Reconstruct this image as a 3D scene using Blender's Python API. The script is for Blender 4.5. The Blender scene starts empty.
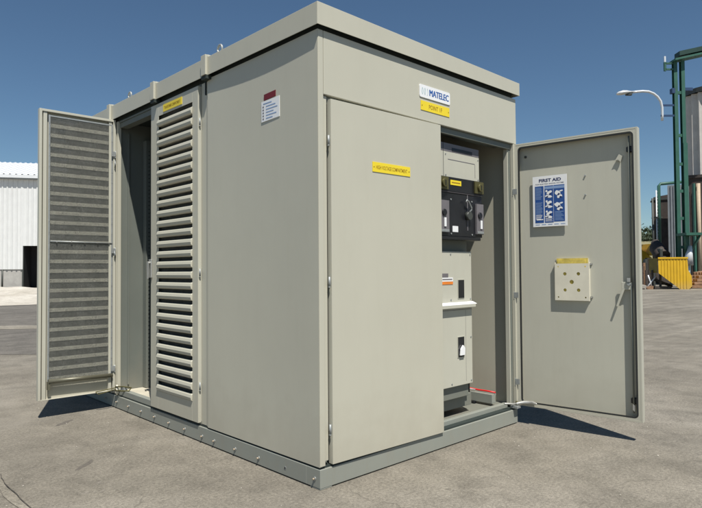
import bpy, bmesh, math, random
from mathutils import Vector, Matrix, noise
random.seed(7)
S = bpy.context.scene
COL = S.collection
R = math.radians
SC = {}                        # object name -> world location, for parenting

# ------------------------------------------------------------------ materials
def new_mat(name):
    m = bpy.data.materials.new(name); m.use_nodes = True
    nt = m.node_tree; b = nt.nodes['Principled BSDF']
    return m, nt, b
def coords(nt, scale=(1, 1, 1), rot=(0, 0, 0)):
    g = nt.nodes.new('ShaderNodeNewGeometry'); mp = nt.nodes.new('ShaderNodeMapping')
    mp.inputs['Scale'].default_value = scale; mp.inputs['Rotation'].default_value = rot
    nt.links.new(g.outputs['Position'], mp.inputs['Vector'])
    return mp.outputs['Vector']
def noise_n(nt, vec, scale, detail=5, rough=.6, dist=0):
    n = nt.nodes.new('ShaderNodeTexNoise')
    n.inputs['Scale'].default_value = scale; n.inputs['Detail'].default_value = detail
    n.inputs['Roughness'].default_value = rough; n.inputs['Distortion'].default_value = dist
    nt.links.new(vec, n.inputs['Vector']); return n.outputs['Fac']
def ramp(nt, fac, stops):
    r = nt.nodes.new('ShaderNodeValToRGB'); e = r.color_ramp.elements
    e[0].position, e[0].color = stops[0][0], (*stops[0][1], 1)
    e[1].position, e[1].color = stops[-1][0], (*stops[-1][1], 1)
    for p, c in stops[1:-1]:
        k = e.new(p); k.color = (*c, 1)
    nt.links.new(fac, r.inputs['Fac']); return r.outputs['Color']
def mix(nt, fac, a, b, mode='MIX'):
    m = nt.nodes.new('ShaderNodeMix'); m.data_type = 'RGBA'; m.blend_type = mode
    for i, v in ((0, fac), (6, a), (7, b)):
        if isinstance(v, (int, float)): m.inputs[i].default_value = v
        elif isinstance(v, tuple): m.inputs[i].default_value = (*v, 1)
        else: nt.links.new(v, m.inputs[i])
    return m.outputs[2]
def bump(nt, b, h, strength, dist):
    n = nt.nodes.new('ShaderNodeBump'); n.inputs['Strength'].default_value = strength
    n.inputs['Distance'].default_value = dist
    nt.links.new(h, n.inputs['Height']); nt.links.new(n.outputs['Normal'], b.inputs['Normal'])
def g(v): return (v, v, v)
def paint(name, c, rough=.42, var=.05, dirt=.12, metal=0, spec=.5, dirtcol=(.23, .19, .13), wav=.0):
    m, nt, b = new_mat(name); v = coords(nt)
    n1 = noise_n(nt, v, 1.7, 6, .62)
    col = ramp(nt, n1, [(.3, tuple(x * (1 - var) for x in c)), (.7, tuple(min(1, x * (1 + var)) for x in c))])
    vs = coords(nt, (7, 7, .9)); n2 = noise_n(nt, vs, 2.2, 6, .7)        # faint run-off streaks
    mr = nt.nodes.new('ShaderNodeMapRange'); mr.inputs[1].default_value = .5; mr.inputs[2].default_value = .85
    mr.inputs[3].default_value = 0; mr.inputs[4].default_value = dirt
    nt.links.new(n2, mr.inputs[0])
    col = mix(nt, mr.outputs[0], col, dirtcol)
    if dirt > .05:                                                       # dust splashed on the lowest part
        sx = nt.nodes.new('ShaderNodeSeparateXYZ'); nt.links.new(coords(nt), sx.inputs[0])
        ad = nt.nodes.new('ShaderNodeMath'); ad.operation = 'MULTIPLY_ADD'
        nt.links.new(noise_n(nt, v, 6, 5), ad.inputs[0]); ad.inputs[1].default_value = -.5
        nt.links.new(sx.outputs[2], ad.inputs[2])
        ms = nt.nodes.new('ShaderNodeMapRange'); ms.inputs[1].default_value = -.2; ms.inputs[2].default_value = .22
        ms.inputs[3].default_value = .3; ms.inputs[4].default_value = 0
        nt.links.new(ad.outputs[0], ms.inputs[0]); col = mix(nt, ms.outputs[0], col, (.3, .26, .2))
    nt.links.new(col, b.inputs['Base Color'])
    nr = noise_n(nt, v, 9, 4); 
    mr2 = nt.nodes.new('ShaderNodeMapRange'); mr2.inputs[3].default_value = rough - .07; mr2.inputs[4].default_value = rough + .1
    nt.links.new(nr, mr2.inputs[0]); nt.links.new(mr2.outputs[0], b.inputs['Roughness'])
    b.inputs['Metallic'].default_value = metal; b.inputs['Specular IOR Level'].default_value = spec
    if wav:
        bump(nt, b, noise_n(nt, v, 1.3, 1, .4), wav, .02)
    else:
        bump(nt, b, noise_n(nt, v, 260, 2), .05, .001)
    return m
def plain(name, c, rough=.5, metal=0, var=.1, scale=8, emis=None):
    m, nt, b = new_mat(name); v = coords(nt)
    col = ramp(nt, noise_n(nt, v, scale, 5), [(.3, tuple(x * (1 - var) for x in c)), (.7, tuple(min(1, x * (1 + var)) for x in c))])
    nt.links.new(col, b.inputs['Base Color']); b.inputs['Roughness'].default_value = rough; b.inputs['Metallic'].default_value = metal
    return m
M = {}
M['paint'] = paint('pebble_grey_paint', (.482, .468, .386), .4, .025, .06, wav=.12)
M['paint2'] = paint('door_inner_paint', (.475, .468, .395), .45, .03, .10)
M['plinth'] = paint('grey_green_steel_paint', (.235, .265, .245), .45, .06, .3)
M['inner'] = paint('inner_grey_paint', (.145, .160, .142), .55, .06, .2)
M['rubber'] = plain('black_rubber', (.018, .02, .02), .6)
M['filter'] = plain('filter_mat', (.055, .056, .050), .95, 0, .3, 12)
_f = M['filter']; _n = _f.node_tree; _t = _n.nodes.new('ShaderNodeBsdfTransparent'); _x = _n.nodes.new('ShaderNodeMixShader'); _x.inputs[0].default_value = .96   # open weave mat
_n.links.new(_t.outputs[0], _x.inputs[1]); _n.links.new(_n.nodes['Principled BSDF'].outputs[0], _x.inputs[2]); _n.links.new(_x.outputs[0], _n.nodes['Material Output'].inputs['Surface'])
M['gap'] = plain('dark_gasket', (.02, .03, .028), .8)
M['galv'] = plain('galvanised_steel', (.34, .36, .36), .55, .5, .12, 30)
M['steel'] = plain('bright_steel', (.5, .5, .48), .42, .7, .08, 30)
M['brass'] = plain('zinc_bolt', (.40, .33, .25), .6, .3, .2, 60)
M['yellow'] = plain('yellow_plate', (.80, .62, .03), .35, 0, .03)
M['white'] = plain('white_plate', (.78, .79, .80), .3, 0, .02)
M['offwhite'] = plain('off_white_plastic', (.66, .63, .52), .4, 0, .05)
M['ink'] = plain('dark_ink', (.06, .05, .02), .6)
M['brown_ink'] = plain('brown_ink', (.30, .17, .01), .6)
M['blue'] = plain('blue_ink', (.02, .075, .27), .4, 0, .08, 40)
M['navy'] = plain('navy_ink', (.01, .022, .10), .4)
M['logoblue'] = plain('logo_blue', (.02, .10, .36), .4)
M['palegreen'] = plain('pale_logo_ink', (.42, .55, .58), .4)
M['paleblue'] = plain('pale_blue_ink', (.22, .33, .55), .4)
M['red'] = plain('dark_red_label', (.15, .01, .015), .5)
M['redhose'] = plain('red_cable', (.62, .02, .02), .4)
M['black'] = plain('black_plastic', (.012, .013, .016), .32, 0, .2)
M['darkgrey'] = plain('dark_grey_plastic', (.05, .055, .05), .5)
M['clip'] = plain('grey_plastic', (.15, .14, .15), .4)
M['bronze'] = plain('bronze_lock', (.12, .11, .045), .45, .4)
M['orange'] = plain('orange_label', (.75, .22, .03), .5)
M['paper'] = plain('yellow_paper', (.58, .46, .10), .8, 0, .3, 20)
M['olive'] = plain('olive_tube', (.13, .125, .09), .4, .3)
M['floor'] = plain('cabinet_floor', (.50, .47, .38), .6, 0, .12, 8)
M['cap_top'] = M['paint']
M['green'] = paint('green_tower_paint', (.028, .105, .076), .5, .15, .25, dirtcol=(.06, .05, .04))
M['darkgreen'] = paint('dark_green_paint', (.010, .040, .030), .5, .15, .2, dirtcol=(.05, .05, .04))
M['yel'] = paint('yellow_hopper_paint', (.58, .35, .012), .5, .08, .25, dirtcol=(.2, .12, .03))
M['darkyel'] = paint('dark_yellow_paint', (.20, .15, .02), .6, .2, .5, dirtcol=(.06, .05, .03))  # darker, blotchier yellow for the hopper's left chute
M['greyclad'] = paint('grey_cladding', (.20, .22, .24), .6, .12, .3)
M['whiteclad'] = paint('white_cladding', (.60, .61, .61), .6, .04, .12)
M['roofclad'] = paint('pale_roof', (.60, .62, .65), .6, .05, .1)
M['silo'] = paint('pale_silo', (.56, .53, .49), .5, .1, .3, dirtcol=(.2, .1, .05))
M['darkwall'] = plain('dark_brown_wall', (.050, .038, .033), .8, 0, .3, 2)
M['block'] = plain('concrete_block_wall', (.36, .35, .33), .9, 0, .12, 3)
M['darkopen'] = plain('dark_doorway', (.02, .02, .022), .8)
M['timber'] = plain('timber', (.26, .15, .085), .8, 0, .3, 4)
M['beigepipe'] = plain('beige_pipe', (.42, .33, .24), .6, 0, .1)
M['rust'] = plain('dark_machinery', (.05, .04, .035), .8, 0, .4, 5)
M['lampgrey'] = plain('lamp_grey', (.66, .68, .70), .35, .2, .05)
M['bluebar'] = plain('blue_bracket_paint', (.02, .05, .12), .5)
M['leaf'] = plain('tree_leaf', (.045, .065, .035), .8, 0, .5, .6)

# dense dusty wire screen: fine weave of wire with light passing between
m, nt, b = new_mat('wire_screen')
v = coords(nt); b.inputs['Base Color'].default_value = (.085, .09, .08, 1); b.inputs['Roughness'].default_value = .7
col = ramp(nt, noise_n(nt, coords(nt, (3, 3, 1.2)), 5, 6, .7), [(.3, (.10, .105, .095)), (.75, (.17, .175, .16))]); nt.links.new(col, b.inputs['Base Color'])
tr = nt.nodes.new('ShaderNodeBsdfTransparent'); mx = nt.nodes.new('ShaderNodeMixShader')
w = nt.nodes.new('ShaderNodeTexVoronoi'); w.inputs['Scale'].default_value = 420; nt.links.new(v, w.inputs['Vector'])
mr = nt.nodes.new('ShaderNodeMapRange'); mr.inputs[1].default_value = .50; mr.inputs[2].default_value = .56
nt.links.new(w.outputs['Distance'], mr.inputs[0])
nt.links.new(mr.outputs[0], mx.inputs[0]); nt.links.new(tr.outputs[0], mx.inputs[1]); nt.links.new(b.outputs[0], mx.inputs[2])
nt.links.new(mx.outputs[0], nt.nodes['Material Output'].inputs['Surface'])
M['screen'] = m

YAW = 0.7609
HD = Vector((math.sin(YAW), math.cos(YAW), 0)); RT = Vector((math.cos(YAW), -math.sin(YAW), 0))
CAM = Vector((-2.1826, -2.5543, 1.2324))
def far(lat, dep, z=0):
    p = CAM + HD * dep + RT * lat; return Vector((p.x, p.y, z))

def ground_mat(name, base, dark, light, stain, streak=0.0, scale=1.0):
    m, nt, b = new_mat(name); v = coords(nt)
    big = noise_n(nt, v, .45 * scale, 8, .62, .4)
    c = ramp(nt, big, [(.32, dark), (.5, base), (.68, light)])
    med = noise_n(nt, v, 2.6, 9, .72, .3)
    c = mix(nt, .6, c, ramp(nt, med, [(.33, g(.30)), (.52, g(.52)), (.7, g(.68))]), 'OVERLAY')
    # blotchy stains
    st = noise_n(nt, coords(nt, (1.15, .75, 1), (0, 0, .5)), 1.9, 8, .66, .9)
    mr = nt.nodes.new('ShaderNodeMapRange'); mr.inputs[1].default_value = .57; mr.inputs[2].default_value = .72; mr.inputs[4].default_value = .55
    nt.links.new(st, mr.inputs[0]); c = mix(nt, mr.outputs[0], c, stain)
    fine = noise_n(nt, v, 55, 4, .75)
    c = mix(nt, .55, c, ramp(nt, fine, [(.36, g(.26)), (.64, g(.74))]), 'OVERLAY')
    sp = noise_n(nt, v, 170, 2, .6)
    c = mix(nt, .5, c, ramp(nt, sp, [(.34, g(.12)), (.42, g(.5)), (.60, g(.5)), (.68, g(.95))]), 'OVERLAY')
    if streak:
        # tyre-swept streaks running along the yard
        vs = coords(nt, (.16, 2.4, 1), (0, 0, YAW - .10)); s = noise_n(nt, vs, 1.1, 8, .66, .25)
        # only out in the yard, where vehicles pass
        dn = nt.nodes.new('ShaderNodeVectorMath'); dn.operation = 'DOT_PRODUCT'; nt.links.new(v, dn.inputs[0]); dn.inputs[1].default_value = (HD.x, HD.y, 0)
        ml = nt.nodes.new('ShaderNodeMapRange'); ml.inputs[1].default_value = 1.5; ml.inputs[2].default_value = 6; ml.inputs[3].default_value = .1; ml.inputs[4].default_value = streak
        nt.links.new(dn.outputs['Value'], ml.inputs[0])
        c = mix(nt, ml.outputs[0], c, ramp(nt, s, [(.34, g(.32)), (.5, g(.5)), (.64, g(.70))]), 'OVERLAY')
    # worn pale patches, small sharp dark spots
    def thr(fac, a, b_, top):
        q = nt.nodes.new('ShaderNodeMapRange'); q.inputs[1].default_value = a; q.inputs[2].default_value = b_; q.inputs[4].default_value = top
        nt.links.new(fac, q.inputs[0]); return q.outputs[0]
    c = mix(nt, thr(noise_n(nt, coords(nt, (1, 1, 1), (0, 0, 2)), 1.1, 9, .7, .5), .53, .72, .6), c, tuple(x * 1.08 for x in light))
    c = mix(nt, thr(noise_n(nt, v, 7.5, 3, .55, .3), .685, .72, .4), c, tuple(x * .9 for x in stain))
    c = mix(nt, thr(noise_n(nt, v, 21, 2, .5), .70, .73, .45), c, stain)
    # hairline cracks, broken up
    wv = nt.nodes.new('ShaderNodeVectorMath'); wv.operation = 'MULTIPLY_ADD'
    nz = nt.nodes.new('ShaderNodeTexNoise'); nz.inputs['Scale'].default_value = 2.2; nz.inputs['Detail'].default_value = 6; nt.links.new(v, nz.inputs['Vector'])
    nt.links.new(nz.outputs['Color'], wv.inputs[0]); wv.inputs[1].default_value = (.45, .45, 0); nt.links.new(v, wv.inputs[2])
    vc = nt.nodes.new('ShaderNodeTexVoronoi'); vc.feature = 'DISTANCE_TO_EDGE'; vc.inputs['Scale'].default_value = .55; nt.links.new(wv.outputs[0], vc.inputs['Vector'])
    mc = nt.nodes.new('ShaderNodeMapRange'); mc.inputs[1].default_value = .0; mc.inputs[2].default_value = .0035; mc.inputs[3].default_value = 1; mc.inputs[4].default_value = 0
    nt.links.new(vc.outputs['Distance'], mc.inputs[0])
    mk = nt.nodes.new('ShaderNodeMapRange'); mk.inputs[1].default_value = .48; mk.inputs[2].default_value = .6; mk.inputs[4].default_value = .5
    nt.links.new(noise_n(nt, v, .9, 4), mk.inputs[0])
    mm = nt.nodes.new('ShaderNodeMath'); mm.operation = 'MULTIPLY'; nt.links.new(mc.outputs[0], mm.inputs[0]); nt.links.new(mk.outputs[0], mm.inputs[1])
    c = mix(nt, mm.outputs[0], c, tuple(x * .35 for x in base))
    # sparse pits
    vo = nt.nodes.new('ShaderNodeTexVoronoi'); vo.inputs['Scale'].default_value = 9; vo.inputs['Randomness'].default_value = 1
    nt.links.new(v, vo.inputs['Vector'])
    mp = nt.nodes.new('ShaderNodeMapRange'); mp.inputs[1].default_value = .02; mp.inputs[2].default_value = .07; mp.inputs[3].default_value = .5; mp.inputs[4].default_value = 0
    nt.links.new(vo.outputs['Distance'], mp.inputs[0]); c = mix(nt, mp.outputs[0], c, tuple(x * .45 for x in base))
    nt.links.new(c, b.inputs['Base Color']); b.inputs['Roughness'].default_value = .88; b.inputs['Specular IOR Level'].default_value = .25
    ad = nt.nodes.new('ShaderNodeMath'); nt.links.new(fine, ad.inputs[0]); nt.links.new(med, ad.inputs[1])
    bump(nt, b, ad.outputs[0], .45, .006)
    return m
M['ground'] = ground_mat('yard_concrete', (.190, .173, .143), (.154, .140, .117), (.236, .217, .184), (.108, .098, .082), .4)
M['asphalt'] = ground_mat('worn_asphalt', (.135, .125, .110), (.112, .103, .092), (.160, .148, .130), (.06, .058, .056), .4)
M['sand'] = ground_mat('pale_sand', (.50, .465, .405), (.42, .385, .325), (.58, .55, .49), (.34, .30, .24), 0)
M['joint'] = ground_mat('joint_mortar', (.225, .205, .168), (.165, .15, .125), (.27, .25, .21), (.10, .09, .08), 0)
M['hill'] = plain('dry_hillside', (.19, .175, .095), .95, 0, .35, .02)
M['stain'] = plain('oil_stain', (.06, .053, .045), .8, 0, .25, 14)
M['darkpatch'] = plain('dark_patch', (.112, .10, .085), .85, 0, .25, 60)
M['chalk'] = plain('pale_scrape', (.30, .275, .24), .9, 0, .2, 30)
M['stone'] = plain('small_stone', (.42, .39, .34), .9, 0, .4, 3)

# ------------------------------------------------------------------ mesh builder
class MB:
    def __init__(s, T=None): s.bm = bmesh.new(); s.mats = []; s.T = T or (lambda a, b, c: Vector((a, b, c)))
    def mi(s, k):
        if k not in s.mats: s.mats.append(k)
        return s.mats.index(k)
    def face(s, pts, m):
        vs = [s.bm.verts.new(s.T(*p)) for p in pts]; f = s.bm.faces.new(vs); f.material_index = s.mi(m); return f
    def box(s, x0, x1, y0, y1, z0, z1, m):
        P = [(x, y, z) for x in (x0, x1) for y in (y0, y1) for z in (z0, z1)]
        s.hexa(P, m)
    def hexa(s, P, m):   # order: index = 4*ix + 2*iy + iz
        V = [s.bm.verts.new(s.T(*p)) for p in P]; k = s.mi(m)
        for q in ((0, 1, 3, 2), (4, 6, 7, 5), (0, 4, 5, 1), (2, 3, 7, 6), (0, 2, 6, 4), (1, 5, 7, 3)):
            f = s.bm.faces.new([V[i] for i in q]); f.material_index = k
    def prism(s, poly, ext, m):          # polygon (3D points) swept by vector ext
        a = [s.bm.verts.new(s.T(*p)) for p in poly]
        b = [s.bm.verts.new(s.T(p[0] + ext[0], p[1] + ext[1], p[2] + ext[2])) for p in poly]
        n = len(a); k = s.mi(m); fs = [s.bm.faces.new(a), s.bm.faces.new(b[::-1])]
        for i in range(n): fs.append(s.bm.faces.new((a[i], b[i], b[(i + 1) % n], a[(i + 1) % n])))
        for f in fs: f.material_index = k
    def tube(s, path, r, m, seg=10, caps=True):
        path = [Vector(s.T(*p)) for p in path]; n = len(path); rr = r if isinstance(r, (list, tuple)) else [r] * n
        k = s.mi(m); rings = []; up = None
        for i, p in enumerate(path):
            d = (path[min(i + 1, n - 1)] - path[max(i - 1, 0)]).normalized()
            if up is None: up = Vector((0, 0, 1)) if abs(d.z) < .9 else Vector((1, 0, 0))
            a = d.cross(up).normalized(); b_ = a.cross(d).normalized(); up = b_
            rings.append([s.bm.verts.new(p + (a * math.cos(t) + b_ * math.sin(t)) * rr[i]) for t in [2 * math.pi * j / seg for j in range(seg)]])
        for i in range(n - 1):
            for j in range(seg):
                f = s.bm.faces.new((rings[i][j], rings[i][(j + 1) % seg], rings[i + 1][(j + 1) % seg], rings[i + 1][j])); f.material_index = k; f.smooth = True
        if caps:
            for rg in (rings[0], rings[-1]): s.bm.faces.new(rg).material_index = k
    def text(s, body, o, ux, uz, width, height, m, bold=.0):   # flat lettering fitted to width x height, centred on o
        cu = bpy.data.curves.new('lettering', 'FONT'); cu.body = body; cu.resolution_u = 3; cu.offset = bold
        ob = bpy.data.objects.new('lettering', cu); me = bpy.data.meshes.new_from_object(ob)
        xs = [v.co.x for v in me.vertices]; ys = [v.co.y for v in me.vertices]
        x0, x1, y0, y1 = min(xs), max(xs), min(ys), max(ys); ux = Vector(ux); uz = Vector(uz); o = Vector(o); k = s.mi(m)
        vs = []
        for v in me.vertices:
            p = o + ux * ((v.co.x - (x0 + x1) / 2) / (x1 - x0) * width) + uz * ((v.co.y - (y0 + y1) / 2) / (y1 - y0) * height)
            vs.append(s.bm.verts.new(s.T(*p)))
        for p in me.polygons:
            try: s.bm.faces.new([vs[i] for i in p.vertices]).material_index = k
            except ValueError: pass
        bpy.data.objects.remove(ob); bpy.data.curves.remove(cu); bpy.data.meshes.remove(me)
    def build(s, name, parent=None, bevel=0, seg=2, smooth=False, label=None):
        bmesh.ops.recalc_face_normals(s.bm, faces=s.bm.faces)
        cs = [v.co for v in s.bm.verts]
        lo = Vector([min(c[i] for c in cs) for i in range(3)]); hi = Vector([max(c[i] for c in cs) for i in range(3)])
        c = Vector(((lo.x + hi.x) / 2, (lo.y + hi.y) / 2, lo.z))
        bmesh.ops.translate(s.bm, verts=s.bm.verts, vec=-c)
        me = bpy.data.meshes.new(name); s.bm.to_mesh(me); s.bm.free()
        for k in s.mats: me.materials.append(M[k])
        o = bpy.data.objects.new(name, me); COL.objects.link(o)
        if parent: o.parent = parent; o.location = c - Vector(parent['_w'])
        else: o.location = c
        o['_w'] = tuple(c)
        if smooth:
            for p in me.polygons: p.use_smooth = True
        if bevel:
            bv = o.modifiers.new('bevel', 'BEVEL'); bv.width = bevel; bv.segments = seg; bv.limit_method = 'ANGLE'; bv.angle_limit = R(50)
            bv.harden_normals = False
        if label: o['label'] = label
        return o
def root(name, loc, label, cat, group=None):
    o = bpy.data.objects.new(name, None); COL.objects.link(o); o.location = loc; o['_w'] = tuple(loc)
    o.empty_display_size = .2; o['label'] = label; o['category'] = cat
    if group: o['group'] = group
    return o
def tag(o, label=None, cat=None, group=None, kind=None):
    for k, v in (('label', label), ('category', cat), ('group', group), ('kind', kind)):
        if v: o[k] = v
    return o

# ================================================================== GROUND
def sheet(name, pts, z, m, kind='structure'):
    b = MB(); b.face([(p[0], p[1], z) for p in pts], m); return tag(b.build(name), kind=kind)
gb = MB(); gb.face([(-900, -900, 0), (900, -900, 0), (900, 900, 0), (-900, 900, 0)], 'ground')
tag(gb.build('ground'), kind='structure')
def wobble_band(name, lat0, lat1, d0, d1, z, m, amp0, amp1, n=60):
    b = MB(); lo, hi = [], []
    for i in range(n + 1):
        la = lat0 + (lat1 - lat0) * i / n
        e0 = amp0 * noise.noise(Vector((la * .5, d0, 1))) + amp0 * .4 * noise.noise(Vector((la * 2.5, d0, 4)))
        e1 = amp1 * noise.noise(Vector((la * .4, d1, 7)))
        lo.append(far(la * 1, d0 + e0, z)); hi.append(far(la, d1 + e1, z))
    for i in range(n): b.face([lo[i], lo[i + 1], hi[i + 1], hi[i]], m)
    return tag(b.build(name), kind='structure')
wobble_band('asphalt_road', -45, 1.5, 9.0, 24.5, .004, 'asphalt', .5, 1.0)
wobble_band('pale_track', -45, 0, 12.8, 13.6, .008, 'joint', .5, .4)
# low bank of pale sand in front of the white building
b = MB(); N, K = 70, 22; grid = []
for i in range(N + 1):
    row = []
    for j in range(K + 1):
        la = -52 + 46 * i / N; t = j / K; de = 22.0 + 22 * t + (1 - t) * noise.noise(Vector((la * .4, 0, 2))) * 1.4
        h = .012 + max(0, .22 * math.sin(min(1, t * 3) * math.pi / 2) * (.8 + .9 * noise.noise(Vector((la * .35, de * .5, 0)))) + .05 * noise.noise(Vector((la * 1.6, de * 1.6, 5)))) * min(1, 1.6 * t + .1) * min(1, (N - i) / 8)
        if j == K or t > .86: h = min(h, .05)
        row.append(b.bm.verts.new(far(la, de, h)))
    grid.append(row)
for i in range(N):
    for j in range(K):
        f = b.bm.faces.new((grid[i][j], grid[i + 1][j], grid[i + 1][j + 1], grid[i][j + 1])); f.material_index = b.mi('sand'); f.smooth = True
tag(b.build('sand_bank'), kind='structure')
# mortar joint crossing the slab at the lower left
b = MB(); P = []
for i in range(30):
    t = i / 29; x = -2.05 + 1.15 * 0 + .0; y = 2.9 - 3.6 * t
    x = -1.262 + .022 * noise.noise(Vector((t * 9, 0, 0))) + .03 * (t - .5)
    w = .022 + .013 * noise.noise(Vector((t * 26, 3, 0)))
    P.append(((x - w, y, .004), (x + w, y, .004)))
for a, c in zip(P, P[1:]): b.face([a[0], a[1], c[1], c[0]], 'joint')
tag(b.build('slab_joint'), kind='structure')
b = MB()
P = []
for i in range(60):
    t = i / 59; y = 2.9 - 3.6 * t; x = -1.236 + .026 * noise.noise(Vector((t * 12, 5, 0))) + .012 * noise.noise(Vector((t * 50, 5, 0)))
    w = .0012 + .0035 * abs(noise.noise(Vector((t * 33, 9, 0)))); P.append(((x - w, y, .008), (x + w, y, .008)))
for a, c in zip(P, P[1:]): b.face([a[0], a[1], c[1], c[0]], 'stain')
tag(b.build('slab_crack'), kind='structure')
def blob(b, cx, cy, rx, ry, rot, z, m, n=26, am=.35, sd=0):
    pts = []
    for i in range(n):
        t = 2 * math.pi * i / n; r = 1 + am * noise.noise(Vector((math.cos(t) * 1.6 + sd, math.sin(t) * 1.6, sd))) + am * .5 * noise.noise(Vector((math.cos(t) * 5 + sd, math.sin(t) * 5, sd)))
        x, y = rx * r * math.cos(t), ry * r * math.sin(t)
        pts.append((cx + x * math.cos(rot) - y * math.sin(rot), cy + x * math.sin(rot) + y * math.cos(rot), z))
    b.face(pts, m)
b = MB()
for i in range(12):       # pale scrapes left of the slab joint
    a = random.gauss(0, .25) + .25; l = random.uniform(.004, .028)
    cx, cy = random.choice([(-.86, .98), (-.93, .86), (-1.0, .80)]); cx += random.gauss(0, .04); cy += random.gauss(0, .022)
    blob(b, cx, cy, l * 1.2, random.uniform(.0015, .003), a, .0012, 'chalk', 22, .3, i)
tag(b.build('ground_scrapes'), kind='structure')
b = MB(); blob(b, -.775, 1.40, .115, .020, .75, .0008, 'darkpatch', 30, .5, 3); blob(b, -.50, 2.62, .10, .03, .7, .0008, 'darkpatch', 30, .5, 9); tag(b.build('oil_spot'), kind='structure')
# crumbs of stone scattered over the yard
b = MB()
for i in range(420):
    if i < 300: x, y = random.uniform(-2.0, 5.5), random.uniform(-2.2, 9)
    else: x, y = random.uniform(-1.5, 4.5), random.uniform(-1.8, 3)
    if -.05 < x < 2.2 and -.05 < y < 4.2: continue
    r = random.uniform(.002, .0065) * (1.6 if random.random() < .05 else 1); z = r * .4
    V = [b.bm.verts.new((x + r * random.uniform(.6, 1.2) * dx, y + r * random.uniform(.6, 1.2) * dy, max(.0005, z + r * random.uniform(.5, .9) * dz))) for dx, dy, dz in ((1, 0, 0), (-1, 0, 0), (0, 1, 0), (0, -1, 0), (0, 0, 1), (0, 0, -1))]
    for q in ((0, 2, 4), (2, 1, 4), (1, 3, 4), (3, 0, 4), (2, 0, 5), (1, 2, 5), (3, 1, 5), (0, 3, 5)):
        b.bm.faces.new([V[j] for j in q]).material_index = b.mi('stone')
tag(b.build('stone_crumbs'), 'crumbs of pale stone scattered over the concrete yard', 'gravel', kind='stuff')

# ================================================================== THE KIOSK
X1, Y1 = 2.11, 4.1
ZC = 2.621; ZT = 2.75
kiosk = root('electrical_kiosk', (1.05, 2.05, 0), 'large pebble grey steel electrical kiosk on a grey green plinth with two doors standing open', 'electrical kiosk')

# --- plinth
PX = 2.075
b = MB()
b.box(0, PX, 0, .12, .007, .113, 'plinth'); b.box(0, .12, .12, Y1, .007, .113, 'plinth')
b.box(PX - .12, PX, .12, Y1, .007, .113, 'plinth'); b.box(.12, PX - .12, Y1 - .12, Y1, .007, .113, 'plinth')
b.box(.10, PX - .10, .10, Y1 - .10, 0, .09, 'gap')
b.box(0.001, .09, 0.001, .09, 0, .007, 'plinth')
plinth = b.build('plinth', kiosk, .011, 3)
b = MB(); b.box(.075, 2.03, .062, .10, .113, .156, 'plinth')
b.build('sill_rail', kiosk, .004)
for i, (y, z) in enumerate(((2.55, .062), (2.30, .060), (2.05, .058), (1.80, .055), (1.55, .054), (1.294, .05), (1.13, .05), (.864, .05), (.594, .051), (.047, .057), (2.80, .062), (3.05, .062), (3.3, .062), (3.55, .062), (3.8, .062))):
    b = MB(); b.tube([(.001, y, z), (-.004, y, z)], .011, 'galv', 12); b.tube([(-.004, y, z), (-.017, y, z - .001)], .006, 'brass', 8)
    b.build('bolt', plinth)
b = MB(); b.tube([(.0005, .322, .052), (-.0012, .322, .052)], .010, 'galv', 14); b.tube([(-.0012, .322, .052), (-.0022, .322, .052)], .006, 'black', 12); b.build('bolt_hole', plinth)

# --- body frame and panels
b = MB()
zb = .124
b.box(.012, X1 - .012, .012, Y1 - .012, .113, zb, 'gap')            # recessed packing between plinth and body
gapo = b.build('packing_strip', kiosk)
# floor / inner carcass
def skin_left(y0, y1, z0, z1, bow, x=0., th=.02, ny=14, nz=20, mat='paint'):
    bb = MB(); G_ = []
    for i in range(ny + 1):
        r = []
        for j in range(nz + 1):
            t = i / ny; s_ = j / nz; y = y0 + (y1 - y0) * t; z = z0 + (z1 - z0) * s_
            d = bow * math.sin(math.pi * t) * (.55 + .45 * math.sin(math.pi * min(1, s_ * 1.0)))
            edge = min(t, 1 - t, s_ * 2, (1 - s_) * 6)
            d *= min(1, edge * 8 + (.9 if s_ > .5 else 0))
            r.append(bb.bm.verts.new((x + d, y, z)))
        G_.append(r)
    k = bb.mi(mat)
    for i in range(ny):
        for j in range(nz):
            f = bb.bm.faces.new((G_[i][j], G_[i + 1][j], G_[i + 1][j + 1], G_[i][j + 1])); f.material_index = k; f.smooth = True
    # folded returns
    bb.box(x + .0005, x + th, y0, y0 + .002, z0, z1, mat); bb.box(x + .0005, x + th, y1 - .002, y1, z0, z1, mat)
    bb.box(x + .0005, x + th, y0 + .002, y1 - .002, z0, z0 + .002, mat)
    return bb
b = skin_left(.003, 1.218, zb + .002, 2.609, .010)
b.build('side_panel', kiosk)
# corner post and front fascia
b = MB(); b.box(.0015, .040, -.0005, .06, zb + .004, 2.609, 'paint'); b.box(.046, .074, .012, .045, .15, 2.235, 'paint'); b.build('corner_post', kiosk, .003)
b = MB(); b.box(.0425, X1, -.0005, .02, 2.240, 2.609, 'paint'); fas = b.build('front_fascia', kiosk, .003)
b = MB(); b.box(2.066, X1, 0, .030, zb, 2.238, 'paint'); b.box(2.040, 2.062, .028, .05, zb, 2.21, 'inner'); b.box(2.030, X1 - .022, .034, .072, zb + .02, 2.2, 'paint2')
b.build('front_post', kiosk, .002)
b = MB(); b.box(.06, 2.06, .022, .045, 2.195, 2.235, 'inner'); b.box(.06, 2.09, .022, .2, 2.2365, 2.30, 'inner'); b.build('header', kiosk, .002)
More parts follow.
